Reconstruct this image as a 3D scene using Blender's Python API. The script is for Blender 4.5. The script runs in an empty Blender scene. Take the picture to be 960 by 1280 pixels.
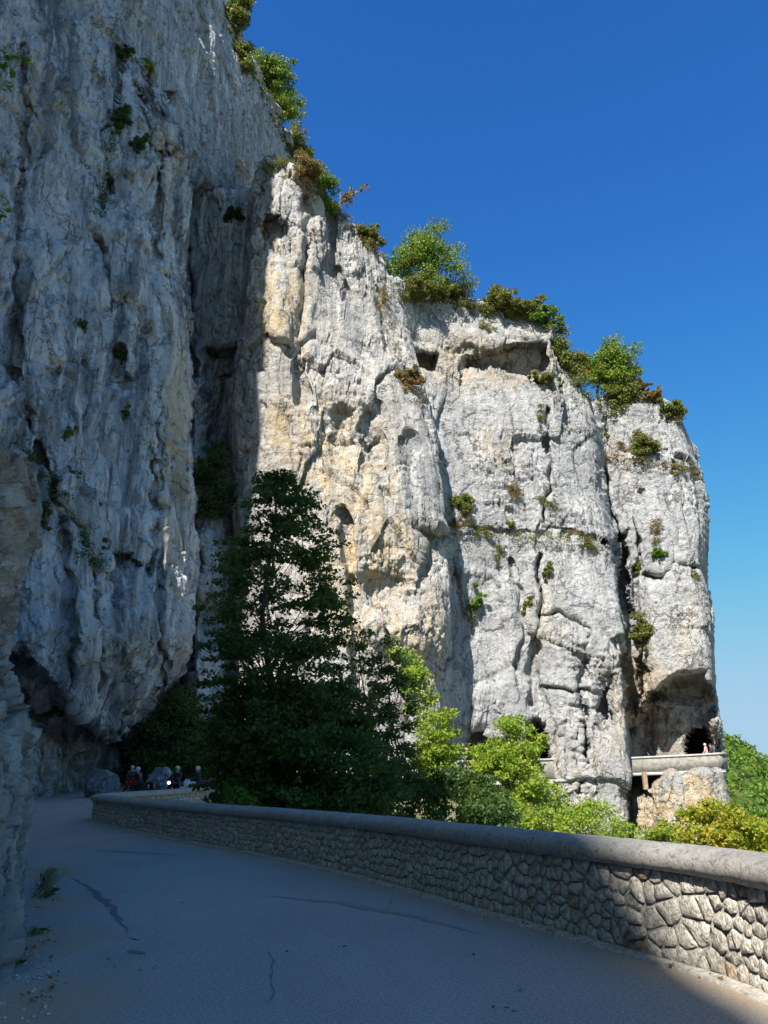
import bpy, bmesh, math, random
import numpy as np
from mathutils import Vector, Matrix

# ------------------------------------------------------------------ camera, sky, sun, exposure
W0, H0, FOC = 960.0, 1280.0, 950.0
HORIZON = 972.0
PITCH = math.atan((HORIZON - H0 / 2) / FOC)
EYE = np.array([0.0, 0.0, 1.6])
SUN_A, SUN_B, SUN_C = -0.42, -1.0, 1.10        # direction towards the sun
sc = bpy.context.scene
COL = sc.collection
cam = bpy.data.cameras.new('camera'); camo = bpy.data.objects.new('camera', cam); COL.objects.link(camo)
camo.location = EYE; camo.rotation_euler = (math.pi / 2 + PITCH, 0, 0)
cam.sensor_fit = 'VERTICAL'; cam.sensor_height = 36.0; cam.lens = 36.0 * FOC / H0
cam.clip_start = 0.05; cam.clip_end = 20000
sc.camera = camo
elev = math.atan2(SUN_C, math.hypot(SUN_A, SUN_B))
azim = math.atan2(SUN_A, SUN_B)                 # from +Y towards +X
world = bpy.data.worlds.new('World'); sc.world = world; world.use_nodes = True
nt = world.node_tree; nt.nodes.clear()
sky = nt.nodes.new('ShaderNodeTexSky'); sky.sky_type = 'NISHITA'; sky.sun_disc = False
sky.sun_elevation = elev; sky.sun_rotation = azim
sky.altitude = 1200; sky.air_density = 1.0; sky.dust_density = 1.0; sky.ozone_density = 4.0
hs = nt.nodes.new('ShaderNodeHueSaturation'); hs.inputs['Saturation'].default_value = 1.15
bgn = nt.nodes.new('ShaderNodeBackground'); bgn.inputs[1].default_value = 0.15
wo = nt.nodes.new('ShaderNodeOutputWorld')
gm = nt.nodes.new('ShaderNodeGamma'); gm.inputs[1].default_value = 1.25
nt.links.new(sky.outputs[0], gm.inputs[0]); nt.links.new(gm.outputs[0], hs.inputs['Color']); 
mt = nt.nodes.new('ShaderNodeMix'); mt.data_type = 'RGBA'; mt.blend_type = 'MULTIPLY'; mt.inputs[0].default_value = 1.0
mt.inputs[7].default_value = (.42, .55, .68, 1); nt.links.new(hs.outputs[0], mt.inputs[6]); 
sep = nt.nodes.new('ShaderNodeSeparateColor'); com = nt.nodes.new('ShaderNodeCombineColor'); nt.links.new(mt.outputs[2], sep.inputs[0])
for k_, cap_ in enumerate((1.25, 1.9, 2.5)):           # soft shoulder towards the pale horizon
    last = sep.outputs[k_]
    for op_, v_ in (('MAXIMUM', .001), ('POWER', -2.6), ('ADD', cap_ ** -2.6), ('POWER', -1 / 2.6)):
        mn = nt.nodes.new('ShaderNodeMath'); mn.operation = op_; mn.inputs[1].default_value = v_; nt.links.new(last, mn.inputs[0]); last = mn.outputs[0]
    nt.links.new(last, com.inputs[k_])
nt.links.new(com.outputs[0], bgn.inputs[0])
nt.links.new(bgn.outputs[0], wo.inputs[0])
sl = bpy.data.lights.new('sun', 'SUN'); sl.energy = 4.5; sl.angle = math.radians(0.53); sl.color = (1.0, 0.945, 0.87)
slo = bpy.data.objects.new('sun', sl); COL.objects.link(slo)
slo.rotation_euler = Vector((SUN_A, SUN_B, SUN_C)).to_track_quat('Z', 'Y').to_euler()
sc.view_settings.view_transform = 'Standard'; sc.view_settings.look = 'None'
sc.view_settings.exposure = 1.15; sc.view_settings.gamma = 1.0
sc.cycles.max_bounces = 8; sc.cycles.diffuse_bounces = 6

rng = np.random.default_rng(7); random.seed(7)
CP, SP = math.cos(PITCH), math.sin(PITCH)

def ray(px, py):
    u = (np.asarray(px, float) - 480) / FOC; v = (640 - np.asarray(py, float)) / FOC
    return u, CP - v * SP, SP + v * CP

def at(px, py, Y):
    """world point on the sight line of a photograph position, at distance Y ahead"""
    dx, dy, dz = ray(px, py); t = np.asarray(Y, float) / dy
    return np.stack(np.broadcast_arrays(dx * t, dy * t, EYE[2] + dz * t), -1)

def proj(P):
    x = P[..., 0]; y = P[..., 1]; z = P[..., 2] - EYE[2]
    d = y * CP + z * SP; up = -y * SP + z * CP
    d = np.where(np.abs(d) < 1e-3, 1e-3, d)
    return 480 + FOC * x / d, 640 - FOC * up / d

def gz(Y):
    """height of the road: level here, climbing slowly past the bend"""
    return np.interp(Y, [20, 30, 50, 76, 120], [0, .12, .60, 2.4, 4.5])

def ground_at(px, py):
    dx, dy, dz = ray(px, py); Y = 10.0
    for _ in range(30):
        z = float(gz(Y)); Y = float((z - EYE[2]) / dz * dy); Y = max(0.5, min(Y, 90))
    return np.array([dx / dy * Y, Y, float(gz(Y))])

# ------------------------------------------------------------------ noise
PERM = np.random.default_rng(11).permutation(256).astype(np.int32); PERM = np.concatenate([PERM, PERM, PERM])
GR = np.random.default_rng(3).normal(size=(256, 3)).astype(np.float32); GR /= np.linalg.norm(GR, axis=1)[:, None]

def perlin(P, off=0.0):
    P = np.asarray(P, np.float32) + np.float32(off); i = np.floor(P).astype(np.int32); f = P - i
    i &= 255; w = f * f * f * (f * (f * 6 - 15) + 10); out = 0
    for a in (0, 1):
        ha = PERM[(i[..., 0] + a) & 255]; wa = w[..., 0] if a else 1 - w[..., 0]
        for b in (0, 1):
            hb = PERM[ha + ((i[..., 1] + b) & 255)]; wb = w[..., 1] if b else 1 - w[..., 1]
            for c in (0, 1):
                g = GR[PERM[hb + ((i[..., 2] + c) & 255)]]
                dt = g[..., 0] * (f[..., 0] - a) + g[..., 1] * (f[..., 1] - b) + g[..., 2] * (f[..., 2] - c)
                out = out + dt * wa * wb * (w[..., 2] if c else 1 - w[..., 2])
    return out * 1.5

def fbm(P, n=4, off=0.0, gain=.5, ridge=False):
    s = 0; a = 1.0; t = 0
    for k in range(n):
        v = perlin(P * (2.03 ** k), off + 17.3 * k)
        if ridge: v = 1 - 2 * np.abs(v)
        s = s + a * v; t += a; a *= gain
    return s / t

def cells(P, off=0.0):
    """nearest / second nearest jittered cell: distances, offset to its centre, four random numbers of the cell"""
    P = np.asarray(P, np.float32) + np.float32(off); i = np.floor(P).astype(np.int32); sh = P.shape[:-1]
    d1 = np.full(sh, 9, np.float32); d2 = d1.copy(); h1 = np.zeros(sh, np.int32); v1 = np.zeros(P.shape, np.float32)
    for a in (-1, 0, 1):
        ha = PERM[(i[..., 0] + a) & 255]
        for b in (-1, 0, 1):
            hb = PERM[ha + ((i[..., 1] + b) & 255)]
            for c in (-1, 0, 1):
                h = PERM[hb + ((i[..., 2] + c) & 255)]
                v = i + np.array([a, b, c], np.int32) + (0.5 + 0.28 * GR[h]) - P
                d = v[..., 0] ** 2 + v[..., 1] ** 2 + v[..., 2] ** 2
                m = d < d1
                d2 = np.where(m, d1, np.minimum(d2, d)); d1 = np.where(m, d, d1); h1 = np.where(m, h, h1)
                v1 = np.where(m[..., None], v, v1)
    return np.sqrt(d1), np.sqrt(d2), v1, h1

def sstep(x, a=0.0, b=1.0):
    t = np.clip((x - a) / (b - a), 0, 1); return t * t * (3 - 2 * t)

# ------------------------------------------------------------------ object helpers
def tag(o, label=None, cat=None, group=None, kind=None):
    if label: o['label'] = label
    if cat: o['category'] = cat
    if group: o['group'] = group
    if kind: o['kind'] = kind
    return o

def link(name, me, mat=None, parent=None):
    o = bpy.data.objects.new(name, me); COL.objects.link(o)
    if mat: me.materials.append(mat)
    if parent: o.parent = parent
    return o

def empty(name, loc=(0, 0, 0), rz=0.0):
    o = bpy.data.objects.new(name, None); COL.objects.link(o)
    o.location = [float(c) for c in loc]; o.rotation_euler = (0, 0, rz); o.empty_display_size = .3
    return o

def np_mesh(name, V, F, smooth=True):
    V = np.asarray(V, np.float32).reshape(-1, 3); F = np.asarray(F, np.int32); k = F.shape[1]
    me = bpy.data.meshes.new(name); me.vertices.add(len(V)); me.vertices.foreach_set('co', V.ravel())
    me.loops.add(F.size); me.loops.foreach_set('vertex_index', F.ravel())
    me.polygons.add(len(F)); me.polygons.foreach_set('loop_start', np.arange(len(F), dtype=np.int32) * k)
    me.polygons.foreach_set('loop_total', np.full(len(F), k, np.int32))
    if smooth: me.polygons.foreach_set('use_smooth', np.ones(len(F), bool))
    me.update(calc_edges=True); return me

def grid_faces(nr, nc, closed=False):
    r = np.arange(nr - 1)[:, None]; c = np.arange(nc if closed else nc - 1)[None]
    a = r * nc + c; b = r * nc + (c + 1) % nc
    return np.stack([a, b, b + nc, a + nc], -1).reshape(-1, 4)

class MB:
    """collects simple shapes into one mesh"""
    def __init__(s): s.v = []; s.f = []
    def add(s, V, F):
        n = len(s.v); s.v += [tuple(map(float, p)) for p in V]; s.f += [tuple(i + n for i in f) for f in F]
    def box(s, c, d, rz=0, M=None):
        V = [(x * d[0] / 2, y * d[1] / 2, z * d[2] / 2) for z in (-1, 1) for x, y in ((-1, -1), (1, -1), (1, 1), (-1, 1))]
        R = M or Matrix.Rotation(rz, 3, 'Z'); V = [tuple(R @ Vector(v) + Vector(c)) for v in V]
        s.add(V, [(3, 2, 1, 0), (4, 5, 6, 7), (0, 1, 5, 4), (1, 2, 6, 5), (2, 3, 7, 6), (3, 0, 4, 7)])
    def tube(s, pts, rad, n=7):
        pts = [Vector(p) for p in pts]; rings = []; up = Vector((.31, .17, .94))
        for i, p in enumerate(pts):
            t = (pts[min(i + 1, len(pts) - 1)] - pts[max(i - 1, 0)]).normalized()
            a = t.cross(up if abs(t.dot(up)) < .95 else Vector((1, 0, 0))).normalized(); b = t.cross(a)
            r = rad[i] if hasattr(rad, '__len__') else rad
            rings.append([p + (a * math.cos(q) + b * math.sin(q)) * r for q in [2 * math.pi * k / n for k in range(n)]])
        V = [q for r in rings for q in r]
        F = [(i * n + k, i * n + (k + 1) % n, (i + 1) * n + (k + 1) % n, (i + 1) * n + k) for i in range(len(pts) - 1) for k in range(n)]
        F += [tuple(range(n - 1, -1, -1)), tuple((len(pts) - 1) * n + k for k in range(n))]
        s.add(V, F)
    def ball(s, c, r, nu=12, nv=8, M=None):
        r = r if hasattr(r, '__len__') else (r, r, r); V = []; F = []
        for i in range(nv + 1):
            th = math.pi * i / nv
            for k in range(nu):
                ph = 2 * math.pi * k / nu; v = Vector((r[0] * math.sin(th) * math.cos(ph), r[1] * math.sin(th) * math.sin(ph), r[2] * math.cos(th)))
                V.append(tuple((M @ v if M else v) + Vector(c)))
        for i in range(nv):
            for k in range(nu): F.append((i * nu + k, (i + 1) * nu + k, (i + 1) * nu + (k + 1) % nu, i * nu + (k + 1) % nu))
        s.add(V, F)
    def torus(s, c, R, r, n=22, m=8):
        V = []; F = []
        for i in range(n):
            a = 2 * math.pi * i / n
            for k in range(m):
                b = 2 * math.pi * k / m; q = R + r * math.cos(b)
                V.append((c[0] + q * math.cos(a), c[1] + r * 1.2 * math.sin(b), c[2] + q * math.sin(a)))
        for i in range(n):
            for k in range(m): F.append((i * m + k, ((i + 1) % n) * m + k, ((i + 1) % n) * m + (k + 1) % m, i * m + (k + 1) % m))
        s.add(V, F)
    def build(s, name, mat, parent=None, smooth=True):
        me = bpy.data.meshes.new(name); me.from_pydata(s.v, [], s.f); me.validate()
        me.polygons.foreach_set('use_smooth', np.full(len(me.polygons), smooth)); me.update()
        return link(name, me, mat, parent)

# ------------------------------------------------------------------ materials
def material(name):
    m = bpy.data.materials.new(name); m.use_nodes = True; n = m.node_tree; n.nodes.clear()
    out = n.nodes.new('ShaderNodeOutputMaterial'); b = n.nodes.new('ShaderNodeBsdfPrincipled')
    n.links.new(b.outputs[0], out.inputs[0]); b.inputs['Roughness'].default_value = .9
    b.inputs['Specular IOR Level'].default_value = .25
    return m, n, b, out

class G:
    """short hand for wiring nodes"""
    def __init__(s, nt): s.n = nt.nodes; s.l = nt.links; s.tc = s.n.new('ShaderNodeTexCoord').outputs['Object']
    def _set(s, sock, v):
        if hasattr(v, 'is_linked') or isinstance(v, bpy.types.NodeSocket): s.l.new(v, sock)
        else: sock.default_value = v
    def scale(s, v, vec=None):
        m = s.n.new('ShaderNodeMapping'); s.l.new(vec or s.tc, m.inputs[0]); m.inputs['Scale'].default_value = v; return m.outputs[0]
    def noise(s, sc_, det=5, rough=.6, vec=None, dist=0.0, out=0):
        t = s.n.new('ShaderNodeTexNoise'); s.l.new(vec or s.tc, t.inputs['Vector'])
        t.inputs['Scale'].default_value = sc_; t.inputs['Detail'].default_value = det
        t.inputs['Roughness'].default_value = rough; t.inputs['Distortion'].default_value = dist; return t.outputs[out]
    def voro(s, sc_, vec=None, feat='F1', out=0, rnd=1.0):
        t = s.n.new('ShaderNodeTexVoronoi'); t.feature = feat; s.l.new(vec or s.tc, t.inputs['Vector'])
        t.inputs['Scale'].default_value = sc_; t.inputs['Randomness'].default_value = rnd; return t.outputs[out]
    def ramp(s, v, a, b, c0=0.0, c1=1.0):
        r = s.n.new('ShaderNodeMapRange'); r.interpolation_type = 'SMOOTHSTEP'; s.l.new(v, r.inputs[0])
        for k, x in zip((1, 2, 3, 4), (a, b, c0, c1)): r.inputs[k].default_value = x
        return r.outputs[0]
    def mix(s, f, a, b, mode='MIX'):
        m = s.n.new('ShaderNodeMix'); m.data_type = 'RGBA'; m.blend_type = mode
        s._set(m.inputs[0], f)
        s._set(m.inputs[6], (*a, 1) if isinstance(a, tuple) and len(a) == 3 else a)
        s._set(m.inputs[7], (*b, 1) if isinstance(b, tuple) and len(b) == 3 else b); return m.outputs[2]
    def math(s, op, a, b=0.0, clamp=False):
        m = s.n.new('ShaderNodeMath'); m.operation = op; m.use_clamp = clamp; s._set(m.inputs[0], a); s._set(m.inputs[1], b); return m.outputs[0]
    def bump(s, h, dist, strength=1.0, nrm=None):
        b = s.n.new('ShaderNodeBump'); b.inputs['Distance'].default_value = dist; b.inputs['Strength'].default_value = strength
        s.l.new(h, b.inputs['Height'])
        if nrm: s.l.new(nrm, b.inputs['Normal'])
        return b.outputs[0]
    def attr(s, name):
        a = s.n.new('ShaderNodeAttribute'); a.attribute_name = name
        sp = s.n.new('ShaderNodeSeparateColor'); s.l.new(a.outputs['Color'], sp.inputs[0]); return sp.outputs

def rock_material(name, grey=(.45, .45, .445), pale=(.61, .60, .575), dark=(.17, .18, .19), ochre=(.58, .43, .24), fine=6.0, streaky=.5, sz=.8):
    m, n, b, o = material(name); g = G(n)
    a = g.attr('stain')                          # red: ochre staining, green: dark water streaks, blue: brown broken rock
    n1 = g.noise(.35, 6, .62); n2 = g.noise(2.2, 6, .7)
    streak = g.noise(1.0, 5, .65, vec=g.scale((1.0, 1.0, .07)))
    streak2 = g.noise(2.6, 4, .6, vec=g.scale((1.0, 1.0, .05)))
    c = g.mix(g.ramp(n1, .38, .62), grey, pale)
    c = g.mix(g.ramp(n2, .50, .72, 0, .65), c, pale)
    c = g.mix(g.ramp(n2, .48, .30, 0, .75), c, dark)
    c = g.mix(g.ramp(streak2, .53, .68, 0, streaky), c, (.70, .70, .70)); c = g.mix(g.ramp(g.noise(1.7, 4, .6, vec=g.scale((1.0, 1.0, .045))), .47, .33, 0, streaky * .9), c, dark)
    oc = g.math('MULTIPLY', a[0], g.ramp(g.noise(.9, 5, .65, vec=g.scale((1, 1, .35))), .30, .60))
    c = g.mix(oc, c, g.mix(g.ramp(g.noise(1.7, 4), .4, .65), ochre, (.68, .60, .44)))
    ds = g.math('MULTIPLY', a[1], g.ramp(streak, .38, .56))
    c = g.mix(ds, c, dark)
    br = g.math('MULTIPLY', a[2], g.ramp(g.noise(1.3, 5, .65), .35, .6))
    c = g.mix(br, c, g.mix(g.ramp(g.noise(.9 * fine / 6, 3), .4, .6), (.22, .15, .10), (.36, .28, .20)))
    pit = g.ramp(g.noise(fine, 5, .72), .36, .30, 0, .6)
    c = g.mix(pit, c, (.07, .07, .07))
    lich = g.ramp(g.noise(fine * .7, 4, .75), .60, .68, 0, .35)
    c = g.mix(lich, c, (.66, .66, .64))
    wn = n.nodes.new('ShaderNodeVectorMath'); wn.operation = 'MULTIPLY_ADD'; n.links.new(g.noise(1.1, 4, .6, out=1), wn.inputs[0]); wn.inputs[1].default_value = (1.6, 1.6, 1.6); n.links.new(g.tc, wn.inputs[2])
    wv_ = wn.outputs[0]
    k1 = g.ramp(g.voro(.33 * fine / 3.2, g.scale((1, 1, .5), wv_), 'DISTANCE_TO_EDGE'), .035, .0); k2 = g.ramp(g.voro(1.1 * fine / 3.2, g.scale((1, 1, .6), wv_), 'DISTANCE_TO_EDGE'), .05, .0)
    kk = g.math('MAXIMUM', g.math('MULTIPLY', k1, g.ramp(g.noise(.5, 3), .42, .55)), g.math('MULTIPLY', k2, g.ramp(g.noise(.8, 3), .5, .62)))
    c = g.mix(g.math('MULTIPLY', kk, .6), c, (.08, .08, .08))
    n.links.new(c, b.inputs['Base Color'])
    h = g.math('SUBTRACT', g.math('ADD', g.noise(fine * .6, 9, .72), g.math('MULTIPLY', g.noise(fine * 1.6, 4, .7, vec=g.scale((1, 1, sz))), .4)), g.math('MULTIPLY', kk, .35))
    n.links.new(g.bump(h, 1.5 / fine, 1.0), b.inputs['Normal'])
    b.inputs['Roughness'].default_value = .93; b.inputs['Specular IOR Level'].default_value = .15
    return m

def leaf_material(name, c1, c2, c3=None, amount=.25, trans=.35):
    m, n, b, out = material(name); g = G(n)
    gi = n.nodes.new('ShaderNodeNewGeometry').outputs['Random Per Island']
    c = g.mix(gi, c1, c2)
    if c3: c = g.mix(g.math('MULTIPLY', g.ramp(g.noise(.8, 3), .45, .62), g.ramp(gi, 1 - amount * 1.6, 1 - amount * 1.6 + .2)), c, c3)
    n.links.new(c, b.inputs['Base Color']); b.inputs['Roughness'].default_value = .5
    tr = n.nodes.new('ShaderNodeBsdfTranslucent'); n.links.new(g.mix(.35, c, (.30, .42, .04)), tr.inputs[0])
    mx = n.nodes.new('ShaderNodeMixShader'); mx.inputs[0].default_value = trans
    n.links.new(b.outputs[0], mx.inputs[1]); n.links.new(tr.outputs[0], mx.inputs[2]); n.links.new(mx.outputs[0], out.inputs[0])
    return m

def plain(name, col, rough=.7, metal=0.0, var=.25, sc_=8.0):
    m, n, b, o = material(name); g = G(n)
    n.links.new(g.mix(g.ramp(g.noise(sc_, 5), .3, .7), tuple(c * (1 - var) for c in col), tuple(min(1, c * (1 + var)) for c in col)), b.inputs['Base Color'])
    b.inputs['Roughness'].default_value = rough; b.inputs['Metallic'].default_value = metal
    return m

M = {}
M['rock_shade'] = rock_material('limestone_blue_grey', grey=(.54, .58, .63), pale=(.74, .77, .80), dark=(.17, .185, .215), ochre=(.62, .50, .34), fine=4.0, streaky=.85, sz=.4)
M['rock_sun'] = rock_material('limestone_pale', fine=3.2)
M['rock_far'] = rock_material('limestone_far', grey=(.41, .415, .425), pale=(.55, .55, .54), fine=2.6, streaky=.3)
M['rock_near'] = rock_material('limestone_brown_grey', grey=(.50, .46, .41), pale=(.78, .75, .68), dark=(.18, .15, .12), fine=6.5)
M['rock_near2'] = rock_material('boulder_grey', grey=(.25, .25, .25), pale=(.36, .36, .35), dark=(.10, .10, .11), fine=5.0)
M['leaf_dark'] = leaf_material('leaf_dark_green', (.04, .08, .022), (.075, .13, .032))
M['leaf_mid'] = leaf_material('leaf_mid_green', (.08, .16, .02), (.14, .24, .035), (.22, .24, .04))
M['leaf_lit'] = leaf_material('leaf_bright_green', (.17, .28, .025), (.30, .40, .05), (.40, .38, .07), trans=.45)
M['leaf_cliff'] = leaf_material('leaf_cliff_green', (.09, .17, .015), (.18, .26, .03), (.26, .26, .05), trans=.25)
M['leaf_yellow'] = leaf_material('leaf_yellow_green', (.20, .26, .02), (.36, .36, .03), (.44, .33, .05), .4, trans=.4)
M['leaf_dry'] = leaf_material('leaf_olive_dry', (.10, .14, .03), (.22, .22, .06), (.30, .17, .06), .25)
M['leaf_rust'] = leaf_material('leaf_rust', (.17, .11, .05), (.26, .20, .08), (.30, .12, .05), .4)
M['bark'] = plain('bark', (.09, .075, .06), .95)
M['bark_pale'] = plain('bark_pale', (.22, .19, .16), .95)

# ------------------------------------------------------------------ cliffs
SURF = {}
def lattice(cols, nr, dens, extra=()):
    """control columns (list of dicts x=[(py,px)..], Y=[(py,Y)..] or number, top, bot) -> fine arrays px, py, Y"""
    K = len(cols); t = np.linspace(0, 1, nr)
    ctl = []
    for c in cols:
        py = c['bot'] + t * (c['top'] - c['bot'])
        xs = sorted(c['x']) if isinstance(c['x'], list) else [(0, c['x'])]
        Ys = sorted(c['Y']) if isinstance(c['Y'], list) else [(0, c['Y'])]
        ctl.append(np.stack([np.interp(py, *zip(*xs)), py, np.interp(py, *zip(*Ys))]))
    ctl = np.array(ctl)                                            # K,3,nr
    n = []
    for i in range(K - 1):
        inside = max(ctl[i, 0].max(), ctl[i + 1, 0].max()) > -12                     # coarser where the rock lies outside the picture
        n.append(max(6, int(round(dens * (1.0 if inside else .16) * (abs(ctl[i + 1, 0] - ctl[i, 0]).mean() + 2.0 * min(8, abs(ctl[i + 1, 2] - ctl[i, 2]).mean()))))))
    s = np.concatenate([[0]] + [i + np.arange(1, n[i] + 1) / n[i] for i in range(K - 1)])
    i = np.minimum(s.astype(int), K - 2); f = (s - i)[:, None, None]
    A = ctl[i] * (1 - f) + ctl[i + 1] * f                           # nc,3,nr
    k = 9; ker = np.ones(k) / k                                     # round the corners between columns
    for q in (0, 1, 2):
        pad = np.pad(A[:, q], ((k // 2, k // 2), (0, 0)), mode='edge'); cs = np.cumsum(np.vstack([np.zeros((1, nr)), pad]), 0)
        A[:, q] = (cs[k:] - cs[:-k]) / k
    return A[:, 0].T.copy(), A[:, 1].T.copy(), A[:, 2].T.copy()      # nr,nc

def normals(P):
    du = np.gradient(P, axis=1); dv = np.gradient(P, axis=0); n = np.cross(du, dv)
    return n / (np.linalg.norm(n, axis=-1, keepdims=True) + 1e-9)

def blob(px, py, cx, cy, rx, ry, p=2):
    return np.exp(-((np.abs((px - cx) / rx)) ** p + (np.abs((py - cy) / ry)) ** p))

def crack(px, py, pts, w):
    """depth profile of a crack that follows a polyline"""
    d = np.full(px.shape, 1e9)
    for (x0, y0), (x1, y1) in zip(pts, pts[1:]):
        vx, vy = x1 - x0, y1 - y0; t = np.clip(((px - x0) * vx + (py - y0) * vy) / (vx * vx + vy * vy), 0, 1)
        d = np.minimum(d, np.hypot(px - x0 - t * vx, py - y0 - t * vy))
    return np.exp(-(d / w) ** 2)

def cliff(name, mat, cols, nr, dens, feats=None, rough=None, cap=(2, 8, 20), stain=None, seed=0.0, capdir=(0, 1), amp=1.0, key=None, caprise=.15):
    px, py, Y = lattice(cols, nr, dens)
    jx = px + 7 * perlin(np.stack([px / 22, py / 22, px * 0], -1), 3.3) ; jy = py + 6 * perlin(np.stack([px / 19, py / 19, px * 0], -1), 9.1)
    if feats: Y = Y + feats(jx, jy)
    P = at(px, py, Y)
    if cap:
        ext = []
        for q, d in enumerate(cap):
            k = 6 if q < len(cap) else 3
            base = ext[-1][-1] if ext else P[-1]; dprev = cap[q - 1] if q else 0
            for j in range(1, k + 1):
                dd = (d - dprev) * j / k
                ext.append((base + np.array([capdir[0] * dd, capdir[1] * dd, caprise * dd]))[None])
        P = np.concatenate([P] + ext, 0)
        n = len(ext); px = np.concatenate([px, np.repeat(px[-1:], n, 0)]); py = np.concatenate([py, np.repeat(py[-1:], n, 0)])
    P = P.astype(np.float32); N = normals(P)
    # relief: swelling, vertical flutes, tilted blocks in two sizes, fine breakage
    R = dict(calm=True, big=.9, flute=.35, block=.34, block2=.26, fine=.22, crk=.35, bed=.04, bs=3.2, fs=2.6, fr=(1.2, 1.2, .7)); R.update(rough or {})
    wv = np.stack([perlin(P / 4.0, 31.0 + k * 7) for k in range(3)], -1) * .7
    Q = P + wv
    rgh = (.3 + 1.0 * sstep(fbm(P / np.array([5, 5, 7], np.float32), 3, seed + 90), -.22, .28)) if R['calm'] else 1.0
    d = R['big'] * fbm(P / np.array([11, 11, 16], np.float32), 3, seed)
    fl = fbm(Q / np.array([R['fs'], R['fs'], R['fs'] * 6], np.float32), 3, seed + 5, ridge=True)
    msk = sstep(fbm(P / 9.0, 2, seed + 40), -.25, .3)
    fl2 = np.abs(fbm(Q / np.array([R['fs'] * .8, R['fs'] * .8, R['fs'] * 4.5], np.float32), 3, seed + 77, .55)) * 2.2
    d = d + R['flute'] * ((fl - .3) * .35 + (fl2 - .6) * .8) * (.4 + .6 * msk)
    for sz, am, o in ((R['bs'] * 1.5, R['block'] * 1.35, 1.0), (R['bs'] * .5, R['block'] * .6, 9.0), (R['bs'] * .2, R['block2'] * .5, 19.0), (R['bs'] * .085, R['block2'] * .3, 29.0)):
        S = np.array([sz, sz, sz * 1.7], np.float32)
        d1, d2, v, h = cells(Q / S, seed + o)
        g = GR[h]; tilt = (v * g).sum(-1)
        if sz < R['bs']: am = am * rgh
        d = d + am * (tilt * 1.5 + .5 * g[..., 0]) * (1.15 - .5 * msk)
        e = (d2 - d1)
        d = d - R['crk'] * am * np.exp(-(e / .07) ** 2) * sstep(g[..., 1], -.3, .5)
    d = d + rgh * .55 * R['fine'] * fbm(Q * np.array(R['fr'], np.float32), 5, seed + 21, .62) + rgh * .6 * R['fine'] * (np.abs(perlin(Q * np.array(R['fr'], np.float32) * 1.7, seed + 5)) + .5 * np.abs(perlin(Q * np.array(R['fr'], np.float32) * 4.1, seed + 6)) - .4)
    bed = perlin(np.stack([P[..., 0] * .05, P[..., 1] * .05, P[..., 2] * .9 + wv[..., 2] * .6], -1), seed + 2)
    d = d + R['bed'] * np.abs(bed) * 2
    P = P + N * (d * amp)[..., None].astype(np.float32)
    me = np_mesh(name, P, grid_faces(*P.shape[:2]))
    st = np.zeros(P.shape[:2] + (4,), np.float32); st[..., 3] = 1
    if stain:
        for k, v in enumerate(stain(px, py)): st[..., k] = np.clip(v, 0, 1)
    at_ = me.attributes.new('stain', 'FLOAT_COLOR', 'POINT'); at_.data.foreach_set('color', st.ravel())
    o = tag(link(name, me, M[mat]), kind='structure')
    SURF[key or name] = (P[:nr], *proj(P[:nr]))
    return o

def surf(name, px, py, back=0.0):
    P, X, Y = SURF[name]; d = (X - px) ** 2 + (Y - py) ** 2
    k = np.unravel_index(np.argmin(d + P[..., 1] * .3), d.shape); p = P[k].astype(float)
    return p

# --- far sunlit wall and the headland with the tunnel
edgeF = [(370, 700), (440, 706), (500, 737), (560, 748), (620, 752), (680, 766), (760, 770), (850, 776), (940, 781), (1100, 786)]
edgeG = [(540, 862), (575, 869), (620, 878), (660, 884), (740, 884), (790, 889), (860, 894), (885, 896), (905, 902), (940, 903), (970, 906), (1000, 911), (1100, 916)]
def sh(e, d): return [(y, x + d) for y, x in e]
BOT = 1130
cols = [
 dict(x=430, Y=67, top=300, bot=BOT), dict(x=490, Y=66, top=350, bot=BOT), dict(x=520, Y=[(370, 70), (700, 67), (1100, 64)], top=362, bot=BOT),
 dict(x=560, Y=[(370, 71), (700, 68), (1100, 65)], top=372, bot=BOT), dict(x=600, Y=[(370, 72), (700, 69), (1100, 66)], top=380, bot=BOT),
 dict(x=650, Y=[(370, 72.5), (700, 70), (1100, 66.5)], top=394, bot=BOT), dict(x=[(408, 690), (1100, 700)], Y=[(370, 73), (700, 70.5), (1100, 67)], top=408, bot=BOT),
 dict(x=[(y, x - 14 if y > 480 else x - 6) for y, x in edgeF], Y=[(370, 74), (700, 71), (1100, 68)], top=432, bot=BOT),
 dict(x=edgeF, Y=[(370, 74.5), (700, 71.5), (1100, 69)], top=500, bot=BOT),
 dict(x=sh(edgeF, 3), Y=[(370, 81), (560, 79), (700, 78.5), (900, 77.5), (1100, 76)], top=508, bot=BOT),
 dict(x=sh(edgeF, 24), Y=[(370, 81), (560, 79), (700, 78.8), (850, 78.5), (1100, 75)], top=492, bot=BOT),
 dict(x=[(480, 812), (1100, 830)], Y=[(370, 80), (700, 77.5), (850, 75.5), (1100, 73)], top=487, bot=BOT),
 dict(x=[(480, 842), (1100, 870)], Y=[(370, 80), (700, 77), (850, 75.5), (1100, 73)], top=508, bot=BOT),
 dict(x=sh(edgeG, -7), Y=[(370, 81), (700, 78), (850, 76), (1100, 74)], top=534, bot=BOT),
 dict(x=edgeG, Y=[(370, 84), (700, 81), (1100, 78)], top=560, bot=BOT),
 dict(x=sh(edgeG, -6), Y=[(370, 95), (1100, 92)], top=556, bot=BOT), dict(x=sh(edgeG, -60), Y=120, top=540, bot=BOT)]
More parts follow.
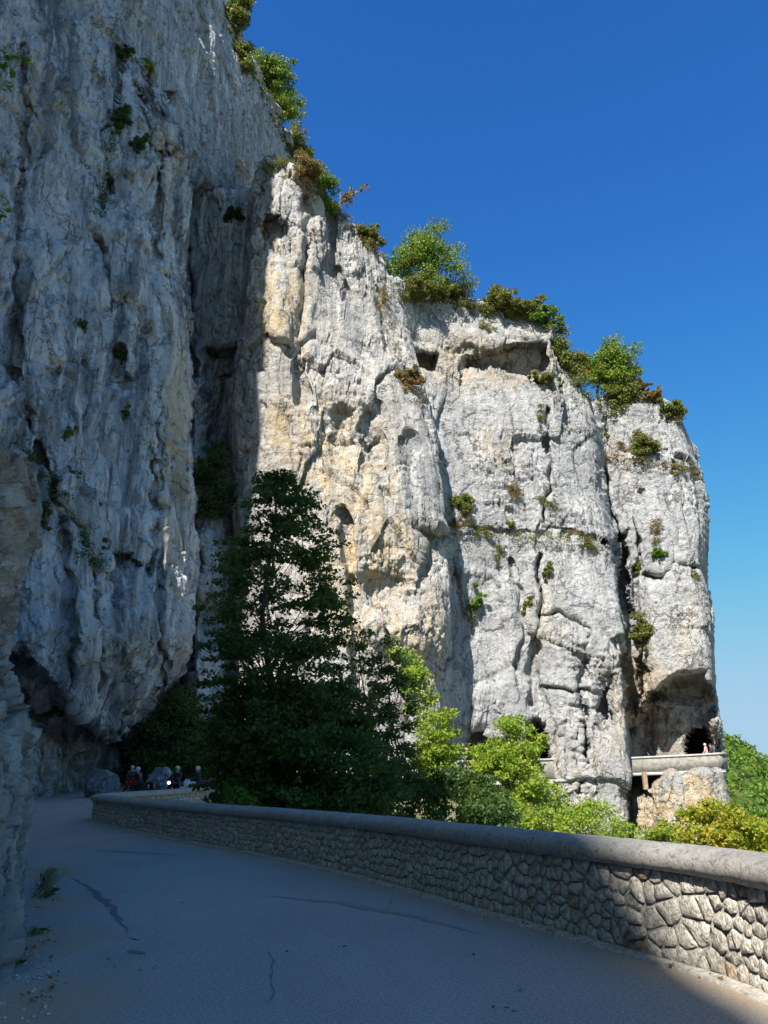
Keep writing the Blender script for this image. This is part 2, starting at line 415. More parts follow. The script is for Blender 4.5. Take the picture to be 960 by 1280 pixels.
def feat_far(x, y):
    d = 0 * x
    # long shallow cave band high on the wall
    band = sstep(x, 572, 586) * sstep(x, 688, 676) * sstep(y, np.interp(x, [575, 600, 640, 685], [444, 441, 428, 426]), np.interp(x, [575, 600, 640, 685], [449, 447, 436, 434])) * sstep(y, np.interp(x, [575, 630, 690], [474, 468, 482]), np.interp(x, [575, 630, 690], [463, 456, 474]))
    d += 2.3 * band
    d += 2.6 * sstep(x, 508, 516) * sstep(x, 552, 545) * sstep(y, 432 + (x - 510) * .2, 438 + (x - 510) * .2) * sstep(y, 467, 458)
    d += -.8 * blob(x, y, 600, 425, 60, 16) - .9 * blob(x, y, 690, 440, 9, 45, 4)
    # slabs and cracks
    d += 1.0 * crack(x, y, [(682, 510), (686, 560), (684, 620), (680, 660)], 3)
    d += .5 * crack(x, y, [(560, 655), (640, 668), (700, 662), (765, 676)], 2.5)
    d += 1.5 * crack(x, y, [(672, 700), (676, 760), (668, 830), (664, 880)], 3.5)
    d += .7 * crack(x, y, [(640, 700), (655, 780), (645, 860)], 3)
    d += .9 * crack(x, y, [(675, 770), (700, 765), (740, 790)], 3)
    d += .9 * crack(x, y, [(680, 860), (740, 866)], 3)
    d += 1.1 * crack(x, y, [(735, 800), (725, 860), (735, 930), (720, 990)], 3)
    d += 1.4 * (sstep(x, 553, 566) * sstep(x, 640, 612) * sstep(y, 640, 760))
    d += 2.6 * blob(x, y, 758, 878, 13, 32, 3)
    # gallery openings at road height
    d += 3.5 * sstep(x, 576, 584) * sstep(x, 616, 610) * sstep(y, 904, 909) * sstep(y, 960, 950)
    d += 9 * sstep(x, 652, 657) * sstep(x, 687, 682) * sstep(y, 896 + (x - 650) * .25, 903 + (x - 650) * .25) * sstep(y, 962, 950)
    # headland: ledge, niche, crack
    e = np.interp(y, *zip(*edgeF)); g = sstep(x, e + 2, e + 8)
    d += g * (1.4 * sstep(y, 566 + (x - 760) * .12, 556 + (x - 760) * .12))
    d += g * (1.9 * blob(x, y, 822, 722, 15, 8, 4) + 1.0 * crack(x, y, [(800, 615), (798, 700), (792, 800), (800, 860)], 3.5) + .8 * crack(x, y, [(838, 705), (880, 712)], 2.5)
              + .9 * crack(x, y, [(842, 560), (836, 640), (850, 690)], 3) - .8 * blob(x, y, 870, 800, 18, 40))
    # deep chimney between the wall and the headland
    wd = np.interp(y, [575, 620, 700, 800, 870, 900], [3, 9, 15, 20, 24, 10])
    d += 4.0 * sstep(x, e + 2, e + 5) * sstep(x, e + 5 + wd, e + wd - 1) * sstep(y, 570, 600) * sstep(y, 935, 890)
    # big cave over the tunnel
    arch = np.interp(x, [768, 785, 805, 825, 845, 860, 880, 893, 905], [945, 900, 876, 852, 838, 836, 838, 866, 905])
    c = sstep(x, 774, 786) * sstep(x, 900, 886) * sstep(y, arch - 2, arch + 14)
    d += 6.0 * c
    d += 2.0 * sstep(x, 776, 840) * sstep(x, 850, 800) * sstep(y, 880, 900)
    d += 14 * sstep(x, 852, 855) * sstep(x, 885, 882) * sstep(y, 906 + ((x - 869) / 13) ** 2 * 8, 909 + ((x - 869) / 13) ** 2 * 8) * sstep(y, 950, 947)
    low = sstep(y, 950, 966) * sstep(x, 780, 795); d -= 6.4 * low * c
    yl = np.interp(x, [790, 812, 835, 905], [990, 978, 958, 950]); d -= 4.7 * sstep(y, yl, yl + 14) * sstep(x, 784, 800)
    return d
def stain_far(x, y):
    o = .8 * (.9 * blob(x, y, 600, 452, 95, 36, 3) + .65 * blob(x, y, 620, 560, 28, 32) + .85 * blob(x, y, 800, 850, 34, 32) + .5 * blob(x, y, 680, 770, 22, 60)
         + .75 * blob(x, y, 785, 880, 30, 60) + 1.5 * blob(x, y, 845, 1010, 60, 45, 4) + .5 * blob(x, y, 855, 790, 24, 50) + .55 * blob(x, y, 700, 960, 60, 60) + .4 * blob(x, y, 770, 560, 20, 40))
    k = .25 + .3 * blob(x, y, 740, 540, 40, 60)
    b = 1.15 * blob(x, y, 842, 895, 52, 50, 4) + .4 * blob(x, y, 630, 460, 60, 14)
    return o, k + 0 * x, b
cliff('cliff_face', 'rock_far', cols, 470, 1.0, feat_far, dict(big=.6, flute=.0, block=.42, block2=.26, fine=.24, bs=4.4, bed=.05, fr=(1.0, 1.0, 1.1)), stain=stain_far, seed=3.0, cap=(2.5, 10, 40), key='far')

# --- the sunlit buttress in the middle
edgeL = [(200, 326), (240, 316), (270, 312), (330, 313), (400, 311), (440, 305), (470, 296), (500, 290), (560, 290), (600, 294), (700, 292), (1100, 288)]
edgeR = [(312, 478), (350, 488), (380, 500), (450, 520), (510, 536), (560, 549), (640, 553), (700, 558), (760, 560), (850, 552), (920, 556), (1100, 560)]
cols = [dict(x=sh(edgeL, 10), Y=72, top=212, bot=BOT), dict(x=sh(edgeL, -2), Y=[(200, 64), (450, 63), (1100, 61)], top=214, bot=BOT),
 dict(x=sh(edgeL, 4), Y=[(200, 61), (450, 60.6), (1100, 58)], top=206, bot=BOT), dict(x=[(200, 350), (400, 345), (1100, 350)], Y=[(200, 60), (600, 58.5), (1100, 56)], top=199, bot=BOT),
 dict(x=[(200, 384), (1100, 400)], Y=[(200, 60.8), (420, 60.2), (600, 58.5), (1100, 56)], top=226, bot=BOT), dict(x=[(200, 412), (1100, 440)], Y=[(200, 64.0), (420, 62.2), (600, 59.3), (1100, 56.5)], top=250, bot=BOT),
 dict(x=[(260, 440), (1100, 480)], Y=[(200, 65.3), (440, 63), (600, 60), (1100, 57.5)], top=272, bot=BOT), dict(x=[(260, 458), (500, 490), (1100, 515)], Y=[(200, 66.5), (440, 63.8), (600, 60.8), (1100, 59)], top=298, bot=BOT),
 dict(x=sh(edgeR, -10), Y=[(200, 68), (440, 65), (600, 62.5), (1100, 61)], top=308, bot=BOT), dict(x=edgeR, Y=[(200, 69.5), (440, 67), (600, 64), (1100, 62.5)], top=318, bot=BOT),
 dict(x=sh(edgeR, -8), Y=75, top=318, bot=BOT)]
def feat_pillar(x, y):
    d = 0 * x
    d += 2.2 * sstep(x, 322, 330) * sstep(x, 362, 354) * sstep(y, 270 + (x - 325) * .12, 277 + (x - 325) * .12) * sstep(y, 318, 296)
    d += 1.3 * crack(x, y, [(384, 250), (382, 330), (372, 420), (380, 500)], 5)
    d += 1.3 * crack(x, y, [(412, 262), (420, 330), (440, 380)], 4) + 1.0 * crack(x, y, [(455, 310), (472, 380), (490, 440)], 4)
    d += -.8 * blob(x, y, 345, 400, 22, 60) - .9 * blob(x, y, 350, 240, 22, 30)
    d += 1.0 * blob(x, y, 395, 430, 12, 40)
    # scoops below the small roofs
    d += 1.5 * sstep(x, 404, 424) * sstep(x, 450, 430) * sstep(y, 500, 522) * sstep(y, 610, 530)
    d += 1.5 * sstep(x, 446, 458) * sstep(x, 482, 466) * sstep(y, 500, 522) * sstep(y, 620, 535)
    d += -.7 * blob(x, y, 470, 480, 34, 22)
    d += .8 * sstep(x, 498, 512) * sstep(x, 526, 512) * sstep(y, 525, 550) * sstep(y, 660, 590)
    d += -.6 * blob(x, y, 520, 520, 22, 30)
    d += 1.8 * sstep(x, 522, 530) * sstep(x, 556, 548) * sstep(y, 655, 668) * sstep(y, 740, 700)
    d += 1.0 * crack(x, y, [(430, 640), (440, 700), (446, 780), (446, 880)], 4)
    # hollow with two rounded bosses low down
    d += 1.5 * blob(x, y, 480, 742, 36, 26, 3)
    d += -1.2 * blob(x, y, 470, 782, 14, 26, 3) - 1.4 * blob(x, y, 510, 790, 20, 28, 3)
    d += 1.0 * sstep(y, 800, 840) * sstep(x, 520, 550)
    d += .8 * crack(x, y, [(330, 420), (372, 440), (392, 420)], 4)
    return d
def stain_pillar(x, y):
    o = (.95 * blob(x, y, 352, 380, 36, 60) + 1.0 * blob(x, y, 350, 530, 26, 38) + .75 * blob(x, y, 460, 620, 50, 90) + .9 * blob(x, y, 470, 690, 46, 40)
         + .8 * blob(x, y, 400, 560, 30, 60) + .8 * blob(x, y, 420, 740, 40, 60) + .7 * blob(x, y, 505, 790, 45, 45) + .18)
    k = .35 * blob(x, y, 430, 350, 50, 80) + .55 * blob(x, y, 520, 600, 50, 90) + .2 + .5 * sstep(x, 330, 300)
    return o - .35 * blob(x, y, 520, 600, 30, 80), k, .45 * blob(x, y, 350, 560, 30, 60) + .35 * sstep(x, 325, 300)
cliff('cliff_buttress', 'rock_sun', cols, 510, 1.25, feat_pillar, dict(big=.75, flute=.26, block=.32, block2=.22, fine=.22, bs=3.6, fs=3.4), stain=stain_pillar, seed=8.0, cap=(1.5, 5, 14), key='mid')

# --- upper cliff behind the shoulder
cols = [dict(x=100, Y=53, top=-240, bot=520), dict(x=170, Y=[(0, 56), (500, 60)], top=-240, bot=520), dict(x=[(-200, 215), (500, 235)], Y=[(0, 63), (220, 61), (300, 70), (500, 74)], top=-160, bot=520),
 dict(x=[(0, 255), (500, 262)], Y=[(0, 70), (220, 67), (290, 72), (500, 76)], top=-60, bot=520), dict(x=[(0, 282), (60, 296), (500, 296)], Y=[(0, 80), (250, 74), (320, 76), (500, 78)], top=8, bot=520),
 dict(x=[(0, 300), (90, 318), (500, 325)], Y=[(0, 88), (300, 82), (500, 82)], top=72, bot=520), dict(x=[(100, 338), (500, 348)], Y=[(0, 98), (300, 88)], top=112, bot=520),
 dict(x=[(150, 352), (500, 375)], Y=106, top=150, bot=520), dict(x=[(180, 372), (500, 400)], Y=112, top=176, bot=520), dict(x=[(180, 392), (500, 415)], Y=112, top=226, bot=520), dict(x=[(180, 400), (500, 440)], Y=116, top=262, bot=520)]
def feat_upper(x, y):
    d = 2.6 * crack(x, y, [(352, 150), (360, 190), (372, 230)], 5)
    d += 2.5 * sstep(y, 225 + (x - 250) * .35, 262 + (x - 250) * .35) * sstep(x, 235, 250) * sstep(x, 330, 318)
    return d
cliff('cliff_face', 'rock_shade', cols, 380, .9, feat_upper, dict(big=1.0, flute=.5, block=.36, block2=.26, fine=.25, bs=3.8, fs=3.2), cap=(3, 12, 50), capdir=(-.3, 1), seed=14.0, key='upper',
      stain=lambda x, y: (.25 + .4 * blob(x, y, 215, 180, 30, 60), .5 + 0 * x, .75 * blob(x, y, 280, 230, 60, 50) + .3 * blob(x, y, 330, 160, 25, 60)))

# --- recess between the left cliff and the buttress
cols = [dict(x=110, Y=64, top=240, bot=1010), dict(x=190, Y=64, top=240, bot=1010), dict(x=232, Y=[(300, 68), (900, 62)], top=240, bot=1010), dict(x=243, Y=[(300, 70), (460, 66), (900, 60)], top=240, bot=1010), dict(x=262, Y=[(300, 69), (500, 67), (900, 61)], top=240, bot=1010),
 dict(x=285, Y=[(300, 68), (440, 68), (520, 72), (700, 64), (900, 61)], top=240, bot=1010), dict(x=312, Y=[(300, 69), (440, 70), (520, 73), (700, 66), (1000, 62)], top=240, bot=1010), dict(x=345, Y=71, top=240, bot=1010)]
def feat_gully(x, y):
    d = 3.5 * crack(x, y, [(234, 300), (238, 400), (240, 470)], 5) + 2.0 * sstep(y, 428, 445) * sstep(y, 560, 540) * sstep(x, 250, 262)
    d += -2.0 * blob(x, y, 243, 470, 12, 34, 4) - 3.0 * blob(x, y, 246, 540, 14, 60, 4) - 3.2 * blob(x, y, 262, 700, 22, 60, 4) + 2 * crack(x, y, [(240, 600), (248, 700), (236, 800), (225, 880)], 6) - 3 * blob(x, y, 262, 850, 26, 60, 4)
    return d
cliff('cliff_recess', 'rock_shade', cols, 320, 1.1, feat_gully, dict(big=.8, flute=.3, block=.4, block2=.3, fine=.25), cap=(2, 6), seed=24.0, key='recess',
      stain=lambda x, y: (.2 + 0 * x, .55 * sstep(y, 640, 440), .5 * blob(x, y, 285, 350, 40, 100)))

# --- the big shaded cliff on the left
edgeB = [(-200, 128), (40, 168), (90, 178), (115, 202), (165, 228), (230, 240), (280, 233), (340, 229), (400, 236), (470, 233), (560, 238), (640, 241), (720, 240), (790, 235), (850, 222), (905, 188), (940, 178), (1030, 176)]
def eb(d, dl=0): return [(y, x + d) for y, x in edgeB]
cols = [dict(x=-420, Y=26, top=-120, bot=1030), dict(x=-200, Y=[(0, 31), (1000, 30)], top=-260, bot=1030), dict(x=-60, Y=[(0, 38), (800, 37), (900, 38)], top=-330, bot=1030),
 dict(x=[(0, 5), (1000, 12)], Y=[(0, 41.5), (800, 39.5), (1000, 39)], top=-330, bot=1030), dict(x=[(0, 50), (1000, 60)], Y=[(0, 45), (400, 42.5), (800, 41), (1000, 44)], top=-330, bot=1030),
 dict(x=[(0, 95), (1000, 105)], Y=[(0, 48.5), (400, 45.5), (800, 43.5), (1000, 50)], top=-300, bot=1030), dict(x=[(-200, 100), (0, 130), (100, 140), (300, 155), (1000, 145)], Y=[(0, 52), (400, 48.5), (800, 46.5), (1000, 54)], top=-250, bot=1030),
 dict(x=eb(-26), Y=[(0, 55), (400, 51.5), (800, 49), (1000, 57)], top=-120, bot=1030), dict(x=eb(-8), Y=[(0, 57), (400, 53.2), (800, 51), (1000, 60)], top=20, bot=1030),
 dict(x=eb(0), Y=[(0, 60), (400, 55.5), (800, 53.5), (1000, 62)], top=92, bot=1030), dict(x=eb(-6), Y=[(0, 70), (1000, 72)], top=92, bot=1030)]
OVER = ([-60, 0, 30, 60, 100, 130, 160, 185, 200, 225, 245], [800, 822, 812, 848, 888, 915, 919, 906, 882, 850, 800])
def feat_left(x, y):
    d = 0 * x
    ob = np.interp(x, *OVER)
    d += np.interp(x, [0, 60, 120, 170, 200], [3.0, 4.0, 4.5, 5, 7]) * sstep(y, ob - 6, ob + 22)
    d += 2.2 * sstep(y, ob + 30, ob + 80) * sstep(x, 150, 60)
    d -= 1.0 * blob(x, y, 150, 860, 50, 50)
    d -= 2.0 * sstep(y, 935, 1010) * sstep(x, 160, 130)
    # swelling walls and long flutes
    d += 1.6 * crack(x, y, [(150, 60), (140, 130), (128, 170), (134, 240), (120, 280), (132, 330), (145, 380)], 5)
    d += -.8 * blob(x, y, 158, 330, 18, 120) + .5 * blob(x, y, 85, 240, 22, 120)
    d += 1.2 * crack(x, y, [(30, 60), (28, 200), (16, 330), (22, 470)], 5)
    d += 1.1 * crack(x, y, [(190, 60), (176, 130), (200, 200), (196, 320)], 4)
    d += 1.0 * crack(x, y, [(18, 470), (45, 560), (70, 620), (100, 660), (120, 720)], 6)
    d += 1.3 * crack(x, y, [(130, 688), (188, 714), (196, 650), (190, 560)], 3)
    d += 1.2 * crack(x, y, [(152, 440), (155, 480)], 6) + .9 * crack(x, y, [(62, 470), (72, 455), (102, 455)], 3)
    d += 1.1 * crack(x, y, [(200, 500), (200, 640), (200, 760), (204, 850)], 3.5)
    d += 1.0 * crack(x, y, [(75, 640), (90, 760), (88, 860)], 4) + .9 * crack(x, y, [(120, 740), (125, 860)], 4)
    d -= -1.2 * blob(x, y, 224, 590, 18, 200) + 2.8 * blob(x, y, 216, 160, 15, 46) + .8 * blob(x, y, 105, 790, 16, 70) + .8 * blob(x, y, 160, 800, 20, 90)
    return d
def stain_left(x, y):
    o = .95 * blob(x, y, 218, 560, 15, 170, 4) + .5 * blob(x, y, 150, 840, 60, 60) + .45 * blob(x, y, 210, 180, 30, 60) + .6 * blob(x, y, 100, 960, 60, 40) + .35 * blob(x, y, 60, 150, 40, 80)
    k = .75 * sstep(fbm(np.stack([x / 45, y / 380, x * 0], -1), 3, 5.0), -.12, .22) + .12
    b = .85 * sstep(y, np.interp(x, *OVER) - 10, np.interp(x, *OVER) + 60) + .5 * blob(x, y, 40, 130, 20, 50)
    return o, k, b
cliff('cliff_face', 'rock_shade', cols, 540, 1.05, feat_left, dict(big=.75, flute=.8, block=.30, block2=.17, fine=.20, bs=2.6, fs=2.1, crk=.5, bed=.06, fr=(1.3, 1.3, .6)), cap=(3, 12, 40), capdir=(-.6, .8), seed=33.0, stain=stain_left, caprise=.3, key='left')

# --- cliff along the road on our left and behind us, out of the picture but shading the road
def world_cliff(name, mat, foot, rim, nr, nc, rough, seed, back=(-1, 0)):
    """foot and rim: lists of (X, Y, Z) followed upwards"""
    s = np.linspace(0, 1, nc); t = np.linspace(0, 1, nr)[:, None, None]
    fa = np.array(foot, float); ra = np.array(rim, float); k = np.linspace(0, 1, len(fa))
    fo = np.stack([np.interp(s, k, fa[:, q]) for q in range(3)], -1)[None]; k = np.linspace(0, 1, len(ra)); ri = np.stack([np.interp(s, k, ra[:, q]) for q in range(3)], -1)[None]
    P = fo * (1 - t) + ri * t
    P = np.concatenate([P] + [ri + np.array([back[0] * d, back[1] * d, .2 * d]) for d in (2, 6, 15, 40)], 0).astype(np.float32)
    N = normals(P)
    d = .9 * fbm(P / 9, 3, seed) + .4 * fbm(P / np.array([2, 2, 9], np.float32), 4, seed + 3, ridge=True) + .3 * fbm(P * .8, 4, seed + 9)
    P = P + N * (d * rough)[..., None]
    me = np_mesh(name, P, grid_faces(*P.shape[:2]))
    st = np.zeros(P.shape[:2] + (4,), np.float32); st[..., 1] = .4; me.attributes.new('stain', 'FLOAT_COLOR', 'POINT').data.foreach_set('color', st.ravel())
    return tag(link(name, me, M[mat]), kind='structure')
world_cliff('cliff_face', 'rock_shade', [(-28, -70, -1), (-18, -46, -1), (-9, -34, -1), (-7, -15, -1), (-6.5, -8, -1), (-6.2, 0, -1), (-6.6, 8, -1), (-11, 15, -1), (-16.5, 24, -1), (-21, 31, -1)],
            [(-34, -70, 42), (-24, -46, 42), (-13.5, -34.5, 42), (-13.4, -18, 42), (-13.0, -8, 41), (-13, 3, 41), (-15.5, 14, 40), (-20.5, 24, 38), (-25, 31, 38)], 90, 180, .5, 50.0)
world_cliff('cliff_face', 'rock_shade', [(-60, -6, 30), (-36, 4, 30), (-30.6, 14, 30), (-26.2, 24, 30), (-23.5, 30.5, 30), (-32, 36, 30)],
            [(-60, -6, 75), (-37, 4, 85), (-31.4, 14, 100), (-26.6, 24, 112), (-23.8, 30.5, 116), (-34, 37, 116)], 80, 120, 1.0, 60.0)  # higher tier added out of view to keep the big left cliff in shade

# ------------------------------------------------------------------ parapet, road, ground
def resample(pts, step):
    pts = np.array(pts, float); d = np.concatenate([[0], np.cumsum(np.linalg.norm(np.diff(pts, axis=0), axis=1))])
    n = max(2, int(d[-1] / step)); s = np.linspace(0, d[-1], n + 1)
    return np.stack([np.interp(s, d, pts[:, q]) for q in range(pts.shape[1])], -1), s

def chaikin(p, n=3):
    p = np.array(p, float)
    for _ in range(n):
        q = np.empty((2 * len(p) - 2, p.shape[1])); q[0::2] = .75 * p[:-1] + .25 * p[1:]; q[1::2] = .25 * p[:-1] + .75 * p[1:]
        p = np.vstack([p[:1], q, p[-1:]])
    return p

base_px = [(1010, 1273), (960, 1247), (885, 1218), (829, 1203), (760, 1183), (685, 1162), (610, 1141), (560, 1127), (467, 1100), (410, 1087), (337, 1070), (275, 1059), (225, 1050), (175, 1040), (137, 1032), (118, 1026)]
near = [ground_at(x, y)[:2] for x, y in base_px]
d0 = near[0] - near[2]; d0 /= np.linalg.norm(d0)
face = [near[0] + d0 * 30 + np.array([10, 0]), near[0] + d0 * 12 + np.array([2, 0]), near[0] + d0 * 4] + near
face = np.vstack([face, [(-10.75, 29.8), (-10.9, 31.0), (-10.5, 32.6), (-9.9, 34.4), (-8.9, 38.5), (-7.4, 43.0), (-4.6, 48.0), (0, 52.5), (6, 56)]])
face, fs_ = resample(chaikin(face, 2), .25)                      # road-side foot of the parapet (X, Y)
TH = .42
tn = np.gradient(face, axis=0); tn /= np.linalg.norm(tn, axis=1)[:, None]; outn = np.stack([tn[:, 1], -tn[:, 0]], -1)
WZ = gz(face[:, 1])
# height of the underside of the coping, measured along the near run
HCAP = np.interp(face[:, 1], [6, 12, 20, 30, 40], [.79, .77, .74, .68, .62])
i0 = int(np.argmin(np.linalg.norm(face - near[0], axis=1))); icorner = int(np.argmin(face[:, 0]))

M['mortar'] = plain('dark_mortar', (.23, .215, .19), .95, var=.4, sc_=14)
m, n, b, o = material('wall_stone'); g = G(n)
oi = n.nodes.new('ShaderNodeObjectInfo').outputs['Random']; ge = n.nodes.new('ShaderNodeNewGeometry').outputs['Random Per Island']
rr = g.math('FRACT', g.math('ADD', oi, ge))
cc = g.mix(rr, (.40, .375, .32), (.66, .62, .53)); cc = g.mix(g.ramp(rr, .86, .95), cc, (.66, .61, .52)); cc = g.mix(g.ramp(g.math('FRACT', g.math('MULTIPLY', rr, 7.3)), .955, .985), cc, (.36, .24, .14))
cc = g.mix(g.ramp(g.noise(11, 6, .7), .42, .68, 0, .6), cc, (.52, .49, .42)); cc = g.mix(g.ramp(g.noise(17, 5, .7), .52, .34, 0, .75), cc, (.07, .065, .055))
n.links.new(cc, b.inputs['Base Color']); n.links.new(g.bump(g.math('ADD', g.noise(14, 8, .7), g.noise(40, 3, .6, vec=g.scale((1, 1, .4)))), .03, 1.0), b.inputs['Normal']); M['wall_stone'] = m
m, n, b, o = material('coping_concrete'); g = G(n)
cc = g.mix(g.ramp(g.noise(2.2, 6, .7), .35, .65), (.40, .38, .345), (.53, .505, .46)); cc = g.mix(g.ramp(g.noise(45, 4, .7), .5, .72, 0, .6), cc, (.52, .50, .45)); cc = g.mix(g.ramp(g.noise(20, 6, .8), .50, .34, 0, .8), cc, (.10, .095, .085))
n.links.new(cc, b.inputs['Base Color']); n.links.new(g.bump(g.math('ADD', g.noise(26, 8, .8), g.noise(5, 3, .6)), .05, 1.0), b.inputs['Normal']); M['coping'] = m
m, n, b, o = material('asphalt'); g = G(n)
cc = g.mix(g.ramp(g.noise(.45, 5, .6, vec=g.scale((1, .5, 1))), .35, .65), (.33, .31, .27), (.43, .40, .355))
cc = g.mix(g.ramp(g.noise(3.0, 5, .7), .5, .75, 0, .5), cc, (.42, .39, .345))
cc = g.mix(g.ramp(g.noise(28, 4, .8), .42, .62, 0, .75), cc, (.20, .19, .17)); cc = g.mix(g.ramp(g.noise(55, 3, .8), .50, .62, 0, .75), cc, (.58, .55, .49)); cc = g.mix(g.ramp(g.noise(.9, 5, .7, vec=g.scale((1, .22, 1))), .5, .7, 0, .35), cc, (.22, .21, .19)); cc = g.mix(g.ramp(g.noise(130, 2, .6), .50, .68, 0, .75), cc, (.60, .57, .51)); cc = g.mix(g.ramp(g.voro(95, out=0), .32, .10, 0, .6), cc, (.07, .07, .07))
dirt = g.attr('dirt')[0]; cc = g.mix(g.math('MULTIPLY', dirt, g.ramp(g.noise(5, 6, .7), .25, .5)), cc, (.46, .31, .20))
n.links.new(cc, b.inputs['Base Color']); n.links.new(g.bump(g.math('ADD', g.noise(120, 3, .7), g.voro(80)), .006, 1.0), b.inputs['Normal']); b.inputs['Roughness'].default_value = .78; M['asphalt'] = m
M['tar'] = plain('old_tar', (.08, .08, .08), .7, var=.3, sc_=30)
M['tar_worn'] = plain('worn_tar', (.17, .165, .16), .8, var=.35, sc_=25)
M['patch'] = plain('asphalt_patch', (.27, .255, .225), .85, var=.25, sc_=60)
M['kerb'] = plain('kerb_concrete', (.38, .35, .30), .95, var=.35, sc_=18)

wall = empty('parapet_wall', (face[i0][0], face[i0][1], 0))
tag(wall, 'long curving rubble stone parapet with rounded concrete coping along the road bend', 'parapet wall')
wl = np.array([face[i0][0], face[i0][1], 0.0])
def sweep(name, mat, prof, lo, hi, parent, noise_amp=.0, nf=6.0, sub=1):
    """profile points (outward, up, uses cap height 0/1) swept along the foot line"""
    F, s_ = resample(np.column_stack([face[lo:hi], outn[lo:hi], WZ[lo:hi], HCAP[lo:hi]]), .25 / sub)
    N = F[:, 2:4] / np.linalg.norm(F[:, 2:4], axis=1)[:, None]; V = []
    for (a, h, uc) in prof:
        V.append(np.column_stack([F[:, :2] + N * a, F[:, 4] + h + uc * F[:, 5]]))
    V = np.array(V).transpose(1, 0, 2)
    if noise_amp: V = V + noise_amp * np.stack([fbm(V * nf, 3, 7 + q * 5) for q in range(3)], -1)
    me = np_mesh(name, V - (wl if parent else 0), grid_faces(*V.shape[:2], closed=True))
    return link(name, me, mat, parent)
sweep('mortar_core', M['mortar'], [(.045, -.6, 0), (.045, 0, 1), (TH - .02, 0, 1), (TH - .02, -1.2, 0)], 0, len(face), wall, .012, 9, 2)
cap_prof = [(-.035 + .01, -.012, 1), (-.065, .03, 1), (-.085, .085, 1), (-.075, .14, 1), (-.035, .175, 1), (.04, .203, 1), (.14, .217, 1), (.25, .219, 1), (.36, .208, 1), (.44, .17, 1), (.48, .11, 1), (.485, .05, 1), (.46, -.01, 1), (.2, -.02, 1)]
sweep('coping', M['coping'], cap_prof, 0, len(face), wall, .012, 7, 5)
kb = sweep('kerb', M['kerb'], [(-.13, -.1, 0), (-.125, .02, 0), (-.02, .035, 0), (.06, .03, 0), (.06, -.1, 0)], 0, len(face), wall, .008, 8, 2)

def clip_poly(poly, mx, my, nx, ny):
    out = []
    for k in range(len(poly)):
        p, q = poly[k], poly[(k + 1) % len(poly)]
        a = (p[0] - mx) * nx + (p[1] - my) * ny; c = (q[0] - mx) * nx + (q[1] - my) * ny
        if a <= 0: out.append(p)
        if (a < 0 < c) or (c < 0 < a): t = a / (a - c); out.append((p[0] + t * (q[0] - p[0]), p[1] + t * (q[1] - p[1])))
    return out

def stone_layout(L, H, r_, size=1.0):
    """irregular rubble: jittered courses of seeds, each stone the cell round its seed; list of (s, h) polygons"""
    seeds = []; s = 0; rows = max(3, int(round(H / (.17 * size))))
    for k in range(rows):
        s = r_.uniform(-.1, .1)
        while s < L + .2:
            w = r_.choice([.08, .12, .16, .22, .34]) * r_.uniform(.85, 1.15) * size
            seeds.append((s + w / 2, (k + .5) * H / rows + r_.uniform(-.045, .045) * size)); s += w
    seeds = np.array(seeds); keep = np.ones(len(seeds), bool)
    for k in r_.choice(len(seeds), len(seeds) // 6, replace=False): keep[k] = False      # gaps filled by larger neighbours
    seeds = seeds[keep]; out = []
    for k, (x, y) in enumerate(seeds):
        poly = [(x - .4, 0.0), (x + .4, 0.0), (x + .4, H), (x - .4, H)]
        dd = ((seeds[:, 0] - x) * .82) ** 2 + (seeds[:, 1] - y) ** 2
        for j in np.argsort(dd)[1:16]:
            nx, ny = seeds[j] - (x, y); nx *= .82 ** 2; poly = clip_poly(poly, (x + seeds[j][0]) / 2, (y + seeds[j][1]) / 2, nx, ny)
            if len(poly) < 3: break
        if len(poly) < 3: continue
        c = np.mean(poly, 0); g_ = r_.uniform(.006, .017) * (1 + .5 * (size - 1))
        P = np.array(poly); d = P - c; l = np.linalg.norm(d, axis=1)[:, None]; P = c + d * np.clip((l - g_ * 1.25) / l, .25, 1)
        Q = []                                                  # knock the corners off
        for a, b_ in zip(P, np.roll(P, -1, 0)): k_ = r_.uniform(.84, .93); Q += [a * k_ + b_ * (1 - k_), a * (1 - k_) + b_ * k_]
        Q = np.array(Q)
        if np.ptp(Q[:, 0]) < .035 or np.ptp(Q[:, 1]) < .03: continue
        out.append((c, Q))
    return out

def stone_shape(Q, c, r_):
    """front face domed, knobbly; returns verts in (s, h, proud) and faces"""
    n = len(Q); pr = r_.uniform(.012, .034); V = []
    tilt = r_.uniform(-.12, .12, 2)
    for q in Q: V.append((q[0], q[1], -.03))
    for q in Q: e = c + (q - c) * r_.uniform(.93, 1.0); V.append((e[0], e[1], pr * .45 + r_.uniform(-.006, .006)))
    for q in Q: e = c + (q - c) * r_.uniform(.76, .92); V.append((e[0], e[1], pr + r_.uniform(-.009, .009) + tilt @ (e - c)))
    V.append((c[0], c[1], pr + r_.uniform(-.006, .01)))
    F = [(k, (k + 1) % n, n + (k + 1) % n, n + k) for k in range(n)] + [(n + k, n + (k + 1) % n, 2 * n + (k + 1) % n, 2 * n + k) for k in range(n)]
    F += [(2 * n + k, 2 * n + (k + 1) % n, 3 * n) for k in range(n)]
    return np.array(V), F

def wall_points(V, s0, side):
    """(s, h, proud) along the foot line to world"""
    s = s0 + V[:, 0]; x = np.interp(s, fs_, face[:, 0]); y = np.interp(s, fs_, face[:, 1]); nx = np.interp(s, fs_, outn[:, 0]); ny = np.interp(s, fs_, outn[:, 1])
    z = np.interp(s, fs_, WZ); h = np.interp(s, fs_, HCAP); a = np.where(side < 0, .045 - V[:, 2], TH - .02 + V[:, 2])
    return np.column_stack([x + nx * a, y + ny * a, z + .01 + V[:, 1] * (h - .02) / .75])

